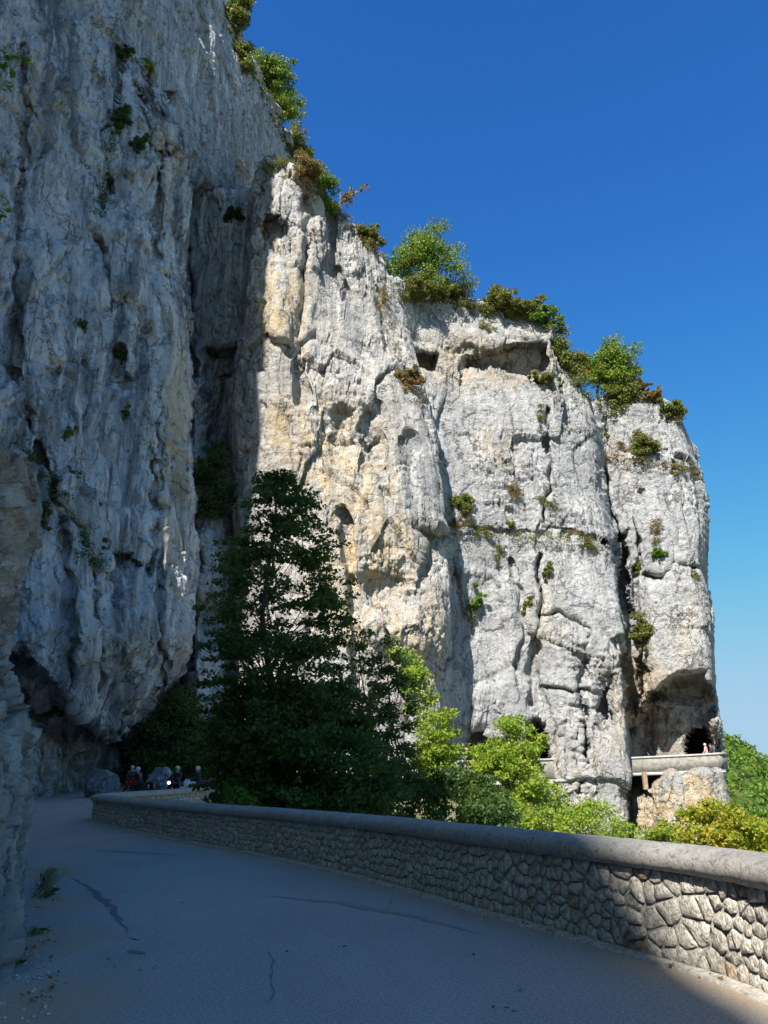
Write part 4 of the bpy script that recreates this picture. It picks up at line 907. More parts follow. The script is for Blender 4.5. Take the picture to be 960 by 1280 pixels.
plants = [
 ('upper', 288, 42, 26, 80, 'leaf_dry', 'tall olive shrub on the skyline at the very top of the shaded cliff', 'shrub', GS),
 ('upper', 302, 92, 30, 60, 'leaf_dry', 'brownish olive bush hanging down the skyline edge below the topmost shrub', 'shrub', GS),
 ('upper', 332, 118, 50, 52, 'leaf_cliff', 'spreading green small tree leaning out from the high shaded skyline', 'tree', GS),
 ('upper', 352, 150, 42, 52, 'leaf_cliff', 'bright yellow-green bush on the high skyline under the leaning tree', 'shrub', GS),
 ('upper', 372, 205, 34, 60, 'leaf_dry', 'dark olive bush in the notch right behind the buttress top', 'shrub', GS),
 ('mid', 345, 205, 26, 30, 'leaf_dry', 'low dry tuft capping the rounded top of the pale buttress', 'grass', GS),
 ('mid', 378, 226, 30, 34, 'leaf_rust', 'rusty dry bush just right of the buttress top', 'shrub', GS),
 ('mid', 404, 248, 38, 50, 'leaf_mid', 'fresh green bush on the buttress ridge below its top', 'shrub', GS),
 ('mid', 426, 262, 16, 34, 'leaf_rust', 'thin reddish bush on the buttress ridge beside the fresh green bush', 'dead', GS),
 ('mid', 466, 305, 24, 26, 'leaf_dry', 'small dry grey-green shrub on the lower buttress ridge before the lone tree', 'shrub', GS),
 ('far', 528, 366, 78, 84, 'leaf_cliff', 'rounded bright green tree standing alone on the cliff top', 'tree', GS),
 ('far', 512, 372, 40, 34, 'leaf_dry', 'brown-green undergrowth at the left foot of the lone cliff top tree', 'shrub', GS),
 ('far', 552, 374, 40, 24, 'leaf_dry', 'olive scrub at the right foot of the lone cliff top tree', 'shrub', GS),
 ('far', 586, 380, 34, 44, 'leaf_dry', 'dead twiggy shrub with bare stems on the cliff top', 'dead', GS),
 ('far', 620, 390, 44, 30, 'leaf_dry', 'dense olive mound of scrub on the cliff top between dead twigs and low spreading scrub', 'shrub', GS),
 ('far', 655, 398, 46, 26, 'leaf_dry', 'low spreading scrub on the cliff top right of the olive mound', 'shrub', GS),
 ('far', 685, 408, 34, 26, 'leaf_mid', 'small green bush at the right corner of the flat cliff top', 'shrub', GS),
 ('far', 722, 468, 40, 56, 'leaf_dry', 'grey-brown bush on the step below the flat cliff top', 'shrub', GS),
 ('far', 748, 500, 56, 66, 'leaf_cliff', 'vivid green bush filling the skyline notch before the headland', 'tree', GS),
 ('far', 776, 512, 34, 50, 'leaf_dry', 'olive bush spilling over the headland side of the notch', 'shrub', GS),
 ('far', 794, 490, 24, 18, 'leaf_rust', 'small rusty shrub on the left end of the headland top', 'shrub', GS),
 ('far', 818, 502, 22, 16, 'leaf_rust', 'low dark rusty tuft on the middle of the headland top', 'shrub', GS),
 ('far', 842, 520, 30, 20, 'leaf_dry', 'dry scrub at the right corner of the headland top', 'shrub', GS),
 ('far', 755, 548, 14, 26, 'leaf_dry', 'narrow olive shrub in the gap at the left end of the headland ledge', 'shrub', GT),
 ('far', 782, 562, 26, 18, 'leaf_rust', 'rusty grass on the left part of the headland ledge', 'grass', GT),
 ('far', 804, 572, 36, 34, 'leaf_dry', 'grey-green bush in the middle of the headland ledge', 'shrub', GT),
 ('far', 848, 584, 20, 18, 'leaf_dry', 'small dry tuft at the right end of the headland ledge', 'grass', GT),
 ('far', 686, 480, 36, 18, 'leaf_dry', 'flat grey-green tuft on the sill at the right end of the long cave', 'shrub', GT),
 ('far', 608, 410, 20, 14, 'leaf_dry', 'small tuft above the long cave', 'grass', GT),
 ('far', 675, 520, 10, 26, 'leaf_dry', 'thin hanging tuft in the crack below the cave', 'grass', GT),
 ('far', 582, 640, 34, 32, 'leaf_dry', 'olive tuft with rusty base near the left edge of the sunlit wall', 'shrub', GT),
 ('far', 570, 655, 22, 18, 'leaf_rust', 'rust-red grass beside the olive tuft near the left edge of the sunlit wall', 'grass', GT),
 ('far', 606, 664, 20, 18, 'leaf_dry', 'small tuft below and right of the rust-red grass', 'grass', GT),
 ('far', 636, 662, 22, 16, 'leaf_dry', 'tuft at the left end of the long horizontal crack', 'shrub', GT),
 ('far', 645, 612, 16, 26, 'leaf_rust', 'rusty hanging tuft above the horizontal crack', 'grass', GT),
 ('far', 686, 632, 14, 24, 'leaf_dry', 'narrow tuft in the vertical crack above the horizontal one', 'grass', GT),
 ('far', 710, 668, 30, 10, 'leaf_rust', 'strip of rusty grass along the horizontal crack', 'grass', GT),
 ('far', 738, 678, 24, 18, 'leaf_dry', 'pale dry tuft at the right end of the horizontal crack', 'grass', GT),
 ('far', 683, 720, 14, 18, 'leaf_dry', 'small green-brown tuft in mid face below the horizontal crack', 'shrub', GT),
 ('far', 622, 690, 14, 18, 'leaf_dry', 'small tuft in mid face left of the middle crack', 'grass', GT),
 ('far', 590, 768, 18, 34, 'leaf_mid', 'dark green tuft low on the left of the sunlit wall', 'shrub', GT),
 ('far', 655, 764, 18, 20, 'leaf_dry', 'olive tuft at the top of the narrow slot', 'shrub', GT),
 ('far', 817, 660, 12, 30, 'leaf_rust', 'rusty brown hanging tuft in the middle of the headland', 'grass', GT),
 ('far', 823, 698, 18, 16, 'leaf_mid', 'small green tuft just above the square niche', 'shrub', GT),
 ('far', 796, 716, 16, 22, 'leaf_dry', 'olive tuft left of the square niche', 'shrub', GT),
 ('far', 806, 806, 34, 42, 'leaf_dry', 'straggly olive shrub over the mouth of the tunnel cave', 'shrub', GT),
 ('far', 865, 715, 18, 14, 'leaf_dry', 'faint dry tuft near the right edge of the headland', 'grass', GT),
 ('mid', 505, 482, 34, 26, 'leaf_rust', 'rusty-green ledge plants on the right shoulder of the buttress', 'shrub', GT),
 ('mid', 478, 378, 12, 44, 'leaf_rust', 'rust coloured growth hanging in the upper buttress cleft', 'grass', GT),
 ('left', 186, 88, 20, 20, 'leaf_lit', 'yellow-green tuft at the tip of the sun-caught shoulder', 'shrub', GT),
 ('left', 208, 122, 26, 16, 'leaf_rust', 'golden dry grass on the sun-caught shoulder', 'grass', GT),
 ('left', 157, 72, 18, 20, 'leaf_dark', 'dark tuft left of the sun-caught shoulder', 'shrub', GT),
 ('left', 148, 165, 22, 44, 'leaf_dark', 'dark shrub in the upper crack of the shaded cliff', 'shrub', GT),
 ('left', 168, 190, 18, 34, 'leaf_dark', 'dark bush right beside the upper crack of the shaded cliff', 'shrub', GT),
 ('left', 134, 232, 14, 26, 'leaf_dark', 'thin dark plant lower in the upper crack of the shaded cliff', 'grass', GT),
 ('left', 154, 452, 30, 22, 'leaf_dark', 'dark moss-like clump above the small round hole in the shaded cliff', 'shrub', GT),
 ('left', 108, 412, 20, 16, 'leaf_dark', 'small dark clump left of and above the round hole', 'shrub', GT),
 ('left', 157, 520, 12, 14, 'leaf_dark', 'tiny dark clump below the round hole', 'shrub', GT),
 ('left', 83, 545, 12, 16, 'leaf_mid', 'small olive clump on the slanting crack of the shaded cliff', 'shrub', GT),
 ('left', 95, 592, 24, 18, 'leaf_dry', 'dry grass on the slanting ledge of the shaded cliff', 'grass', GT),
 ('left', 108, 660, 20, 40, 'leaf_dark', 'dark hanging plants at the upper end of the lower crack', 'shrub', GT),
 ('left', 118, 712, 20, 40, 'leaf_dark', 'dark hanging plants at the lower end of the lower crack', 'shrub', GT),
 ('left', 58, 655, 18, 46, 'leaf_dark', 'dark plants in the crack beside the roadside outcrop top', 'shrub', GT),
 ('left', 60, 900, 34, 30, 'leaf_dark', 'dark moss hanging under the overhang above the road', 'shrub', GT),
 ('recess', 290, 275, 34, 20, 'leaf_dark', 'dark grass ledge at the top of the recess', 'shrub', GT),
 ('recess', 262, 445, 24, 18, 'leaf_dark', 'dark clump at the lip of the black hollow in the recess', 'shrub', GT),
 ('left', 152, 985, 30, 16, 'leaf_dark', 'dim low grass at the foot of the shaded cliff where the road bends', 'grass', GT),
]
def ground_cover(key, pts, n, mat, seed, label):
    r2 = np.random.default_rng(seed); q, _ = resample([tuple(p) for p in pts], 4.0); C = []
    for x, y in q:
        for _ in range(2): C.append(surf(key, x + r2.normal() * 3, y + abs(r2.normal()) * 5 - 1) + np.array([0, r2.normal() * .4, r2.normal() * .12 + .1]))
    C = np.array(C); k = r2.uniform(.15, .6, len(C)); b = C[0].copy()
    o = link('scrub_cover', leaves_mesh('scrub_cover', C - b, np.stack([k * 1.3, k, k * .6], -1), n, .2, seed, .6, aspect=.4), M[mat]); o.location = b; tag(o, label, kind='stuff')
ground_cover('upper', [(283, 15), (300, 70), (325, 105), (352, 165), (370, 205), (385, 235)], 14000, 'leaf_dry', 1, 'dry scrub along the high shaded skyline')
ground_cover('mid', [(370, 218), (395, 238), (428, 266), (455, 296), (478, 318)], 3500, 'leaf_rust', 2, 'rusty scrub along the buttress ridge')
ground_cover('far', [(498, 362), (540, 372), (600, 384), (660, 398), (697, 410)], 9000, 'leaf_dry', 3, 'low scrub along the flat cliff top')
ground_cover('far', [(702, 430), (716, 462), (735, 500), (765, 520), (790, 492), (830, 505), (850, 525)], 7000, 'leaf_dry', 4, 'low scrub along the notch and headland top')
ground_cover('far', [(752, 568), (800, 576), (850, 582), (868, 592)], 2600, 'leaf_rust', 5, 'dry grass along the headland ledge')
ground_cover('far', [(560, 640), (585, 656), (625, 672), (700, 668), (745, 676)], 1800, 'leaf_dry', 6, 'sparse grass along the horizontal crack')
ground_cover('mid', [(478, 360), (488, 410), (500, 470), (520, 495), (532, 505)], 1500, 'leaf_rust', 7, 'dry growth in the cleft on the right of the buttress')
ground_cover('left', [(30, 560), (60, 600), (85, 640), (108, 680), (125, 715)], 2500, 'leaf_dark', 8, 'dark growth along the slanting crack of the shaded cliff')
ground_cover('left', [(150, 150), (136, 200), (124, 270)], 1600, 'leaf_dark', 9, 'dark growth in the upper crack of the shaded cliff')
for k, (key, px, py, w, h, mat, lab, kind, grp) in enumerate(plants): cliff_plant(key, px, py, w, h, mat, lab, kind, 100 + k, grp)

# ------------------------------------------------------------------ road ledge with parapet before the tunnel
M['masonry'] = plain('far_masonry', (.22, .21, .185), .95, var=.3, sc_=3.0); M['slab'] = plain('concrete_slab', (.40, .39, .37), .9, var=.15, sc_=2.0); M['rusty'] = plain('stained_post', (.30, .22, .15), .9)
def bal(): 
    pts = [at(x, y, Y) for x, y, Y in ((768, 947.5, 72.9), (776, 947, 72.4), (800, 945.8, 71.9), (830, 944.5, 71.3), (862, 943, 70.7), (892, 941.3, 70.2), (903, 940.5, 70.2), (907, 941, 72.5))]
    P = chaikin(np.array(pts), 2); return P
BP = bal(); root = empty('parapet_wall', BP[0]); tag(root, 'pale masonry parapet on a concrete slab ledge before the tunnel mouth', 'parapet wall')
def ribbox(name, P, prof, mat, parent, off):
    t = np.gradient(P[:, :2], axis=0); t /= np.linalg.norm(t, axis=1)[:, None]; nn = np.stack([-t[:, 1], t[:, 0]], -1); V = []
    for a, h in prof: V.append(np.column_stack([P[:, :2] + nn * a, P[:, 2] + h]))
    V = np.array(V).transpose(1, 0, 2); return link(name, np_mesh(name, V - off, grid_faces(*V.shape[:2], closed=True), smooth=False), mat, parent)
ribbox('masonry_wall', BP, [(0, -1.35), (0, -.16), (.4, -.16), (.4, -1.35)], M['masonry'], root, BP[0])
ribbox('coping', BP, [(-.07, -.16), (-.07, 0), (.47, 0), (.47, -.16)], M['slab'], root, BP[0])
ribbox('slab', BP[:int(len(BP) * .82)], [(-.22, -1.62), (-.22, -1.36), (4.5, -1.36), (4.5, -1.62)], M['slab'], root, BP[0])
p0 = at(806, 966, 71.4); mb = MB(); mb.box((0, 0, -.65), (.36, .36, 1.5)); o = mb.build('post', M['rusty'], root, False); o.location = p0 - BP[0] + np.array([0, .2, 0])
mb = MB(); mb.box((0, 0, -.35), (.2, .2, .7)); o = mb.build('bracket', M['slab'], root, False); o.location = at(834, 964, 71.0) - BP[0] + np.array([0, .2, 0])
Pf = np.stack([BP + np.array([-.5, .3, -.95]), BP + np.array([2.0, 14, -.95])], 1)
tag(link('road', np_mesh('road', Pf, grid_faces(len(BP), 2)), M['asphalt']), kind='structure')
GP = chaikin(np.array([at(570, 951, 58), at(600, 950, 60), at(640, 949, 61.5), at(692, 948, 62.5)]), 2)
g2 = empty('parapet_wall', GP[0]); tag(g2, 'low pale stone parapet glimpsed behind the bright bush in front of the gallery openings', 'parapet wall')
ribbox('masonry_wall', GP, [(0, -1.6), (0, -.14), (.4, -.14), (.4, -1.6)], M['masonry'], g2, GP[0]); ribbox('coping', GP, [(-.06, -.14), (-.06, 0), (.46, 0), (.46, -.14)], M['slab'], g2, GP[0])

# ------------------------------------------------------------------ people and motorcycles
M['skin'] = plain('skin', (.45, .28, .20), .6, var=.05); M['leather'] = plain('black_riding_gear', (.03, .03, .035), .55, var=.2); M['pinktop'] = plain('pink_jersey', (.75, .35, .38), .8, var=.1)
M['whiteh'] = plain('white_helmet', (.55, .55, .56), .25, var=.02); M['darkcloth'] = plain('dark_clothes', (.04, .045, .06), .85); M['tyre'] = plain('tyre_rubber', (.02, .02, .02), .8); M['chrome'] = plain('chrome', (.6, .6, .6), .2, 1.0, .05)
M['redpaint'] = plain('red_paint', (.35, .02, .02), .25, var=.05); M['blackpaint'] = plain('black_paint', (.02, .02, .022), .2, var=.05); M['whitepaint'] = plain('white_paint', (.75, .75, .76), .25, var=.03); M['visor'] = plain('dark_glass', (.015, .015, .02), .08, var=.0)
m, n, b, o = material('headlight_lamp'); b.inputs['Base Color'].default_value = (.9, .9, .85, 1); b.inputs['Emission Color'].default_value = (1, .97, .9, 1); b.inputs['Emission Strength'].default_value = 1.2; b.inputs['Roughness'].default_value = .1; M['lamp'] = m

def body_mesh(J, E_, R_, name):
    bm = bmesh.new(); L = bm.verts.layers.skin.verify(); vs = [bm.verts.new(J[k]) for k in J]; ix = {k: i for i, k in enumerate(J)}
    for a, c in E_: bm.edges.new((vs[ix[a]], vs[ix[c]]))
    for k in J: vs[ix[k]][L].radius = (R_[k], R_[k] * .9); vs[ix[k]][L].use_root = (k == 'pelvis')
    me = bpy.data.meshes.new(name); bm.to_mesh(me); bm.free(); return me
EDG = [('pelvis', 'belly'), ('belly', 'chest'), ('chest', 'neck'), ('neck', 'head'), ('head', 'crown')]
for s_ in 'lr': EDG += [('chest', 'sh' + s_), ('sh' + s_, 'el' + s_), ('el' + s_, 'wr' + s_), ('wr' + s_, 'ha' + s_), ('pelvis', 'hip' + s_), ('hip' + s_, 'kn' + s_), ('kn' + s_, 'an' + s_), ('an' + s_, 'toe' + s_)]
RAD = dict(pelvis=.15, belly=.14, chest=.17, neck=.06, head=.085, crown=.075, sh=.075, el=.05, wr=.035, ha=.035, hip=.1, kn=.065, an=.045, toe=.04)
def person(loc, rz, pose, label, gear, helmet, seed, group=None):
    if pose == 'ride': J = dict(pelvis=(0, 0, .86), belly=(.05, 0, 1.03), chest=(.14, 0, 1.24), neck=(.19, 0, 1.42), head=(.22, 0, 1.50), crown=(.23, 0, 1.60)); A = dict(sh=(.15, .19, 1.33), el=(.36, .27, 1.14), wr=(.56, .30, 1.08), ha=(.63, .29, 1.07), hip=(.03, .12, .83), kn=(.42, .20, .62), an=(.12, .20, .30), toe=(.27, .20, .27))
    elif pose == 'straddle': J = dict(pelvis=(0, 0, .88), belly=(.01, 0, 1.06), chest=(.03, 0, 1.28), neck=(.04, 0, 1.47), head=(.06, 0, 1.55), crown=(.06, 0, 1.65)); A = dict(sh=(.03, .2, 1.38), el=(.18, .29, 1.16), wr=(.40, .28, 1.08), ha=(.48, .26, 1.08), hip=(.02, .12, .84), kn=(.22, .30, .48), an=(.08, .34, .09), toe=(.24, .36, .05))
    else: J = dict(pelvis=(0, 0, .93), belly=(0, 0, 1.1), chest=(.01, 0, 1.32), neck=(.02, 0, 1.5), head=(.04, 0, 1.59), crown=(.04, 0, 1.69)); A = dict(sh=(0, .2, 1.42), el=(.04, .28, 1.14), wr=(.2, .24, .96), ha=(.28, .22, .92), hip=(0, .1, .9), kn=(.04, .12, .48), an=(0, .13, .09), toe=(.15, .15, .04))
    R_ = {k: RAD[k] for k in J}
    for k, v in A.items():
        for s_, sg in (('l', 1), ('r', -1)): J[k + s_] = (v[0], v[1] * sg, v[2]); R_[k + s_] = RAD[k]
    root = empty('person', loc, rz); tag(root, label, 'person', group)
    def skin(nm, js, mat, grow=1.0):
        o = link(nm, body_mesh({k: J[k] for k in js}, [e for e in EDG if e[0] in js and e[1] in js], {k: R_[k] * grow for k in js}, nm), mat, root)
        o.modifiers.new('skin', 'SKIN'); sd = o.modifiers.new('sub', 'SUBSURF'); sd.levels = 2; sd.render_levels = 2; return o
    bj = list(J); skin('body', bj, M['skin'])
    skin('clothing', [k for k in bj if k not in ('neck', 'head', 'crown', 'hal', 'har')], M[gear], 1.3)
    for sg in (1, -1):                                         # hands: palm with four curled fingers and a thumb
        hp = Vector(J['hal' if sg > 0 else 'har']); mb = MB(); mb.ball(hp, (.045, .04, .03), 8, 6)
        for f in range(4): q = hp + Vector((.03, (f - 1.5) * .02, 0)); mb.tube([q, q + Vector((.035, 0, .0)), q + Vector((.045 - .004 * abs(f - 1.4), 0, -.03))], .009, 5)
        mb.tube([hp + Vector((0, -.035 * sg, 0)), hp + Vector((.03, -.05 * sg, -.01)), hp + Vector((.045, -.035 * sg, -.02))], .010, 5); mb.build('hand', M['leather'] if pose != 'stand' else M['skin'], root)
    h = Vector(J['head']) + Vector((.01, 0, .04))
    mb = MB(); mb.ball(h + Vector((.015, 0, 0)), (.095, .078, .115), 14, 10); mb.tube([h + Vector((.105, 0, .015)), h + Vector((.125, 0, -.02))], .014, 6)
    for sg in (1, -1): mb.ball(h + Vector((0, .08 * sg, -.01)), (.02, .012, .03), 6, 5)
    mb.build('head', M['skin'], root)
    for yy in (.03, -.03): mb = MB(); mb.ball(h + Vector((.092, yy, .02)), .012, 6, 5); mb.build('eye', M['darkcloth'], root)
    mb = MB(); mb.tube([h + Vector((.098, -.025, -.055)), h + Vector((.104, 0, -.057)), h + Vector((.098, .025, -.055))], .006, 5); mb.build('mouth', M['darkcloth'], root)
    mb = MB(); mb.ball(h + Vector((-.01, 0, .035)), (.145, .128, .135) if pose != 'stand' else (.13, .105, .10), 18, 12); ho = mb.build('helmet', M[helmet], root)
    if pose != 'stand': mb = MB(); mb.ball(h + Vector((.045, 0, .02)), (.10, .105, .05), 14, 8); mb.build('visor', M['visor'], ho)
    return root

def motorcycle(loc, rz, paint, label, lamp=True):
    root = empty('motorcycle', loc, rz); tag(root, label, 'motorcycle', 'motorcycles at the bend')
    for x, nm in ((.72, 'wheel'), (-.70, 'wheel')):
        mb = MB(); mb.torus((x, 0, .32), .27, .055); w = mb.build('wheel', M['tyre'], root)
        mb = MB(); mb.torus((x, 0, .32), .205, .014, 20, 6); mb.tube([(x, -.08, .32), (x, .08, .32)], .04, 8)
        for a in range(7): q = a * 2 * math.pi / 7; mb.tube([(x, 0, .32), (x + .2 * math.cos(q), 0, .32 + .2 * math.sin(q))], .01, 4)
        mb.build('rim', M['chrome'], w)
    mb = MB(); mb.tube([(.72, .1, .32), (.60, .1, .62), (.50, .09, .92)], .025); mb.tube([(.72, -.1, .32), (.60, -.1, .62), (.50, -.09, .92)], .025); mb.build('fork', M['chrome'], root)
    mb = MB(); mb.box((.02, 0, .42), (.42, .30, .30)); mb.ball((.10, .0, .60), (.14, .16, .16), 10, 7); mb.ball((-.04, 0, .58), (.13, .15, .15), 10, 7); mb.tube([(.5, 0, .9), (.1, 0, .72), (-.4, 0, .68), (-.7, .0, .34)], .035); mb.build('engine', M['blackpaint'], root, True)
    mb = MB(); mb.ball((.20, 0, .84), (.30, .15, .14), 16, 10); mb.build('fuel_tank', M[paint], root)
    mb = MB(); mb.ball((-.25, 0, .80), (.34, .15, .07), 14, 8); mb.ball((-.62, 0, .86), (.2, .11, .07), 12, 8); mb.build('seat', M['leather'], root)
    mb = MB(); mb.ball((.58, 0, .86), (.20, .19, .24), 14, 10); mb.ball((.72, 0, .66), (.26, .07, .05), 12, 6); mb.build('fairing', M[paint], root)
    mb = MB(); V = []; 
    for i in range(6):
        for j in range(7): a = (j / 6 - .5) * 1.7; V.append((.70 - .20 * i / 5 - .10 * (1 - math.cos(a)), .20 * math.sin(a) * (1 - .25 * i / 5), .98 + .26 * i / 5))
    F = [(i * 7 + j, i * 7 + j + 1, (i + 1) * 7 + j + 1, (i + 1) * 7 + j) for i in range(5) for j in range(6)]; mb.add(V, F); mb.build('windscreen', M['visor'], root)
    mb = MB(); mb.tube([(.40, .38, 1.06), (.50, .22, 1.10), (.52, 0, 1.04), (.50, -.22, 1.10), (.40, -.38, 1.06)], .018); mb.tube([(.52, .22, 1.1), (.56, .3, 1.26)], .008, 5); mb.tube([(.52, -.22, 1.1), (.56, -.3, 1.26)], .008, 5); mb.ball((.57, .32, 1.28), (.02, .06, .04), 8, 6); mb.ball((.57, -.32, 1.28), (.02, .06, .04), 8, 6); mb.build('handlebar', M['blackpaint'], root)
    mb = MB(); mb.tube([(.1, -.14, .4), (-.2, -.2, .30), (-.8, -.24, .42)], [.03, .045, .06], 9); mb.build('exhaust', M['chrome'], root)
    mb = MB(); mb.ball((.76, 0, .88), (.06, .10, .09), 12, 8); mb.build('headlight', M['lamp' if lamp else 'chrome'], root)
    for sg in (1, -1): mb = MB(); mb.box((-.50, sg * .30, .62), (.46, .20, .32)); mb.build('pannier', M['blackpaint'], root, False)
def bike_spot(px, Y):
    dx, dy, dz = ray(px, 968); return np.array([dx / dy * Y, Y, float(gz(Y))])
for px, Y, rz, paint, lab, lamp in ((176, 45, 2.9, 'redpaint', 'red and black motorcycle under the overhang, left of the boulder', False), (222, 44, -1.9, 'blackpaint', 'black motorcycle with its headlight glowing right of the boulder', True),
                              (248, 43.4, -2.6, 'whitepaint', 'motorcycle with pale fairing nearest the dark tree', False)):
    motorcycle(bike_spot(px, Y), rz, paint, lab, lamp)
person(bike_spot(176, 45) , 2.9, 'ride', 'rider with pale helmet bent over the red motorcycle', 'leather', 'whiteh', 1, 'motorcyclists stopped at the bend')
person(bike_spot(165, 45.6), 2.2, 'stand', 'person standing in grey jacket left of the red motorcycle', 'darkcloth', 'whiteh', 4, 'motorcyclists stopped at the bend')
person(bike_spot(222, 44), -1.9, 'straddle', 'rider in black sitting upright on the motorcycle with the glowing headlight', 'leather', 'whiteh', 2, 'motorcyclists stopped at the bend')
person(bike_spot(248, 43.4), -2.6, 'straddle', 'rider with white helmet on the pale motorcycle by the dark tree', 'leather', 'whiteh', 3, 'motorcyclists stopped at the bend')
hp = at(883, 941, 71.6); person(hp - np.array([0, 0, .95]), 2.6, 'stand', 'walker in pink top and white helmet behind the far parapet at the tunnel', 'pinktop', 'whiteh', 5)
hp = at(889.5, 941, 71.6); person(hp - np.array([0, 0, .98]), 2.9, 'stand', 'walker in dark clothes behind the right end of the far parapet', 'darkcloth', 'darkcloth', 6)

# ------------------------------------------------------------------ boulders, grit, weeds, leaf sprigs
def boulder(loc, r, seed, label, mat='rock_shade'):
    bm = bmesh.new(); bmesh.ops.create_icosphere(bm, subdivisions=5, radius=1.0); V = np.array([v.co[:] for v in bm.verts]); F = [[v.index for v in f.verts] for f in bm.faces]; bm.free()
    d1, d2, v, h = cells(V * 1.3, seed); k = 1 + .16 * fbm(V * 1.1, 3, seed) * 2 + .22 * (v * GR[h]).sum(-1) + .05 * fbm(V * 5, 3, seed)
    me = np_mesh('boulder', V * k[:, None] * np.array(r), F); a = np.zeros((len(V), 4), np.float32); me.attributes.new('stain', 'FLOAT_COLOR', 'POINT').data.foreach_set('color', a.ravel())
    o = link('boulder', me, M[mat]); o.location = loc; tag(o, label, 'boulder'); return o
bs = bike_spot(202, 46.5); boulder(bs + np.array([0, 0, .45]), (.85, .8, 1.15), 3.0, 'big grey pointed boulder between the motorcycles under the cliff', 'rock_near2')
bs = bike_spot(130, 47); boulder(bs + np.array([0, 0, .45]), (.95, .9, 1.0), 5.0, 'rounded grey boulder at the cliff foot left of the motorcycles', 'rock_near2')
r2 = np.random.default_rng(9); items = []
for k in range(420):
    q = ground_at(r2.uniform(-60, 62), r2.uniform(1110, 1290)); w = r2.random() ** 3
    px_, py_ = proj(q); lim = np.interp(py_, [1110, 1150, 1200, 1290], [70, 62, 60, 70]) 
    if k % 5 == 0: j = r2.integers(i0, icorner); q = np.array([*(face[j] - outn[j] * abs(r2.normal()) * .16), 0]); q[2] = gz(q[1])
    sz = .006 + .022 * w; V = r2.normal(size=(6, 3)) * .2 + np.array([[1, 0, 0], [-1, 0, 0], [0, 1, 0], [0, -1, 0], [0, 0, .8], [0, 0, -.6]])
    items.append((V * sz + q + np.array([0, 0, sz * .3]), [(0, 2, 4), (2, 1, 4), (1, 3, 4), (3, 0, 4), (2, 0, 5), (1, 2, 5), (3, 1, 5), (0, 3, 5)]))
o = merge('gravel', items, plain('gravel_chips', (.48, .46, .42), .95, var=.4, sc_=30), None, np.zeros(3)); o['label'] = 'pale grit and rock chips scattered at the road edge'
def grass(px, py, n, L, mat, label, spread, seed):
    p = ground_at(px, py); r2 = np.random.default_rng(seed); b = np.stack([r2.normal(size=n) * spread, r2.normal(size=n) * spread, np.zeros(n)], -1)
    d = np.stack([r2.normal(size=n) * .5 + .35, r2.normal(size=n) * .5, r2.uniform(.6, 1.3, n)], -1); d /= np.linalg.norm(d, axis=1)[:, None]; l = (L * r2.uniform(.5, 1.2, n))[:, None]
    sd = np.cross(d, r2.normal(size=(n, 3))); sd = sd / np.linalg.norm(sd, axis=1)[:, None] * .0035; m1 = b + d * l * .6; tip = b + d * l * .9 + np.array([.25, 0, -.28]) * l
    V = np.stack([b - sd, b + sd, m1 + sd, tip, m1 - sd], 1); root = empty('grass_tuft', p); tag(root, label, 'grass tuft'); link('blades', np_mesh('blades', V.reshape(-1, 3), np.arange(n * 5).reshape(-1, 5), False), M[mat], root)
M['straw'] = leaf_material('straw', (.42, .36, .22), (.58, .52, .36)); M['weed'] = leaf_material('weed_green', (.10, .15, .05), (.2, .24, .09))
grass(56, 1112, 130, .5, 'straw', 'arching pale dry grass tuft at the road edge beside the near outcrop', .07, 1)
grass(52, 1122, 60, .25, 'weed', 'green weed clump under the pale arching grass', .08, 2)
grass(44, 1168, 45, .13, 'weed', 'small green weed at the foot of the outcrop nearest the road patch', .06, 3)
grass(12, 1208, 45, .13, 'weed', 'low weed at the left picture edge below the outcrop', .06, 4)
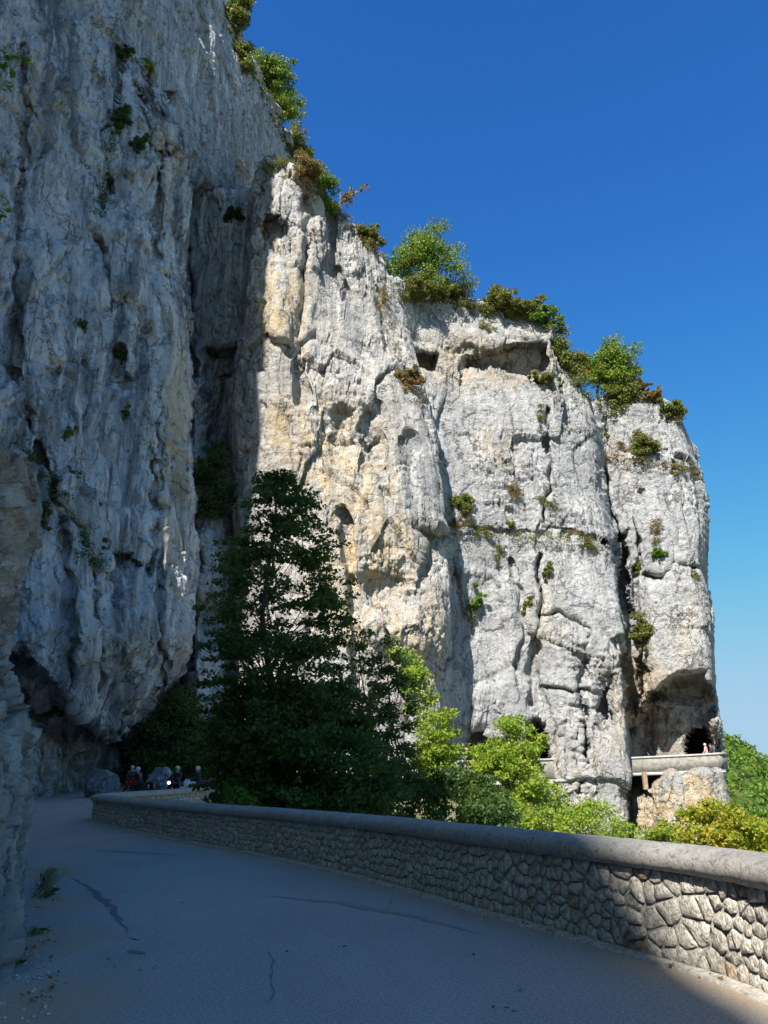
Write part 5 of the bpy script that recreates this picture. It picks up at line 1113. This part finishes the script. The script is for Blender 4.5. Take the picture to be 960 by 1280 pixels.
def sprig(pts, n, label, seed, s_=.085):
    C = np.array([at(x, y, Y) for x, y, Y in pts]); base = at(-330, pts[0][1] - 40, 9.5); root = empty('overhanging_branch', base); tag(root, label, 'branch', None)
    link('leaves', leaves_mesh('leaves', C - base, np.full((len(C), 3), .075), n, s_, seed, .7, aspect=.85), M['leaf_mid'], root)
    mb = MB()
    m_ = C.mean(0) - base; k1 = m_ * .45 + np.array([0, .1, .22]); e_ = m_ * .93
    mb.tube([(0, 0, 0), tuple(k1), tuple(e_)], [.02, .012, .005], 5)
    for c in C: mb.tube([tuple(e_ * .9 + k1 * .1), tuple((c - base + e_) / 2 + np.array([0, 0, .03])), tuple(c - base)], [.005, .004, .002], 4)
    mb.build('twig', M['bark'], root)
sprig([(2, 62, 8.2), (10, 72, 8), (6, 85, 8.1), (18, 70, 8), (2, 95, 8.3), (14, 92, 8), (10, 108, 8.1), (34, 76, 7.9), (-8, 80, 8)], 70, 'fresh green maple-like leaves hanging into the top left corner', 3)
sprig([(0, 250, 8.2), (8, 262, 8), (2, 272, 8.1), (-8, 262, 8)], 26, 'small leafy sprig at the left edge lower than the corner leaves', 4)

C = np.array([face[j] - outn[j] * (.05 + abs(rng.normal()) * .12) for j in rng.integers(i0, icorner, 60)]); C = np.column_stack([C, gz(C[:, 1]) + .04])
C = np.vstack([C, [ground_at(x, y) + np.array([0, 0, .02]) for x, y in zip(rng.uniform(20, 75, 40), rng.uniform(1120, 1260, 40))], [ground_at(x, y) + np.array([0, 0, .01]) for x, y in zip(rng.uniform(120, 700, 16), rng.uniform(1080, 1275, 16))]])
b = C[0].copy(); o = link('fallen_leaves', leaves_mesh('fallen_leaves', C - b, np.full((len(C), 3), (.10, .10, .012)), 330, .038, 77, .5, flat=.85), M['leaf_rust']); o.location = b; tag(o, 'dry brown leaves fallen along the kerb and the road edge', kind='stuff')

C = []; r2 = np.random.default_rng(55)
while len(C) < 1300:
    j = r2.integers(0, len(face) - 6); dd_ = 2.2 + 28 * r2.random() ** 1.2; q = face[j] + outn[j] * dd_ + r2.uniform(-.6, .6, 2)
    kk = int(np.argmin(np.hypot(face[:, 0] - q[0], face[:, 1] - q[1]))); vv = q - face[kk]
    if q[1] > 60 or q[1] < -5 or vv @ outn[kk] < 1.6: continue
    C.append((q[0], q[1], tz(q[0], q[1]) + .35))
C = np.array(C); k = r2.uniform(.3, .95, len(C)); b = C[0].copy()
o = link('undergrowth', leaves_mesh('undergrowth', C - b, np.stack([k * 1.2, k * 1.2, k * .55], -1), 36000, .26, 56, .5), M['leaf_mid']); o.location = b; tag(o, 'low tangled undergrowth on the slope below the parapet', kind='stuff')
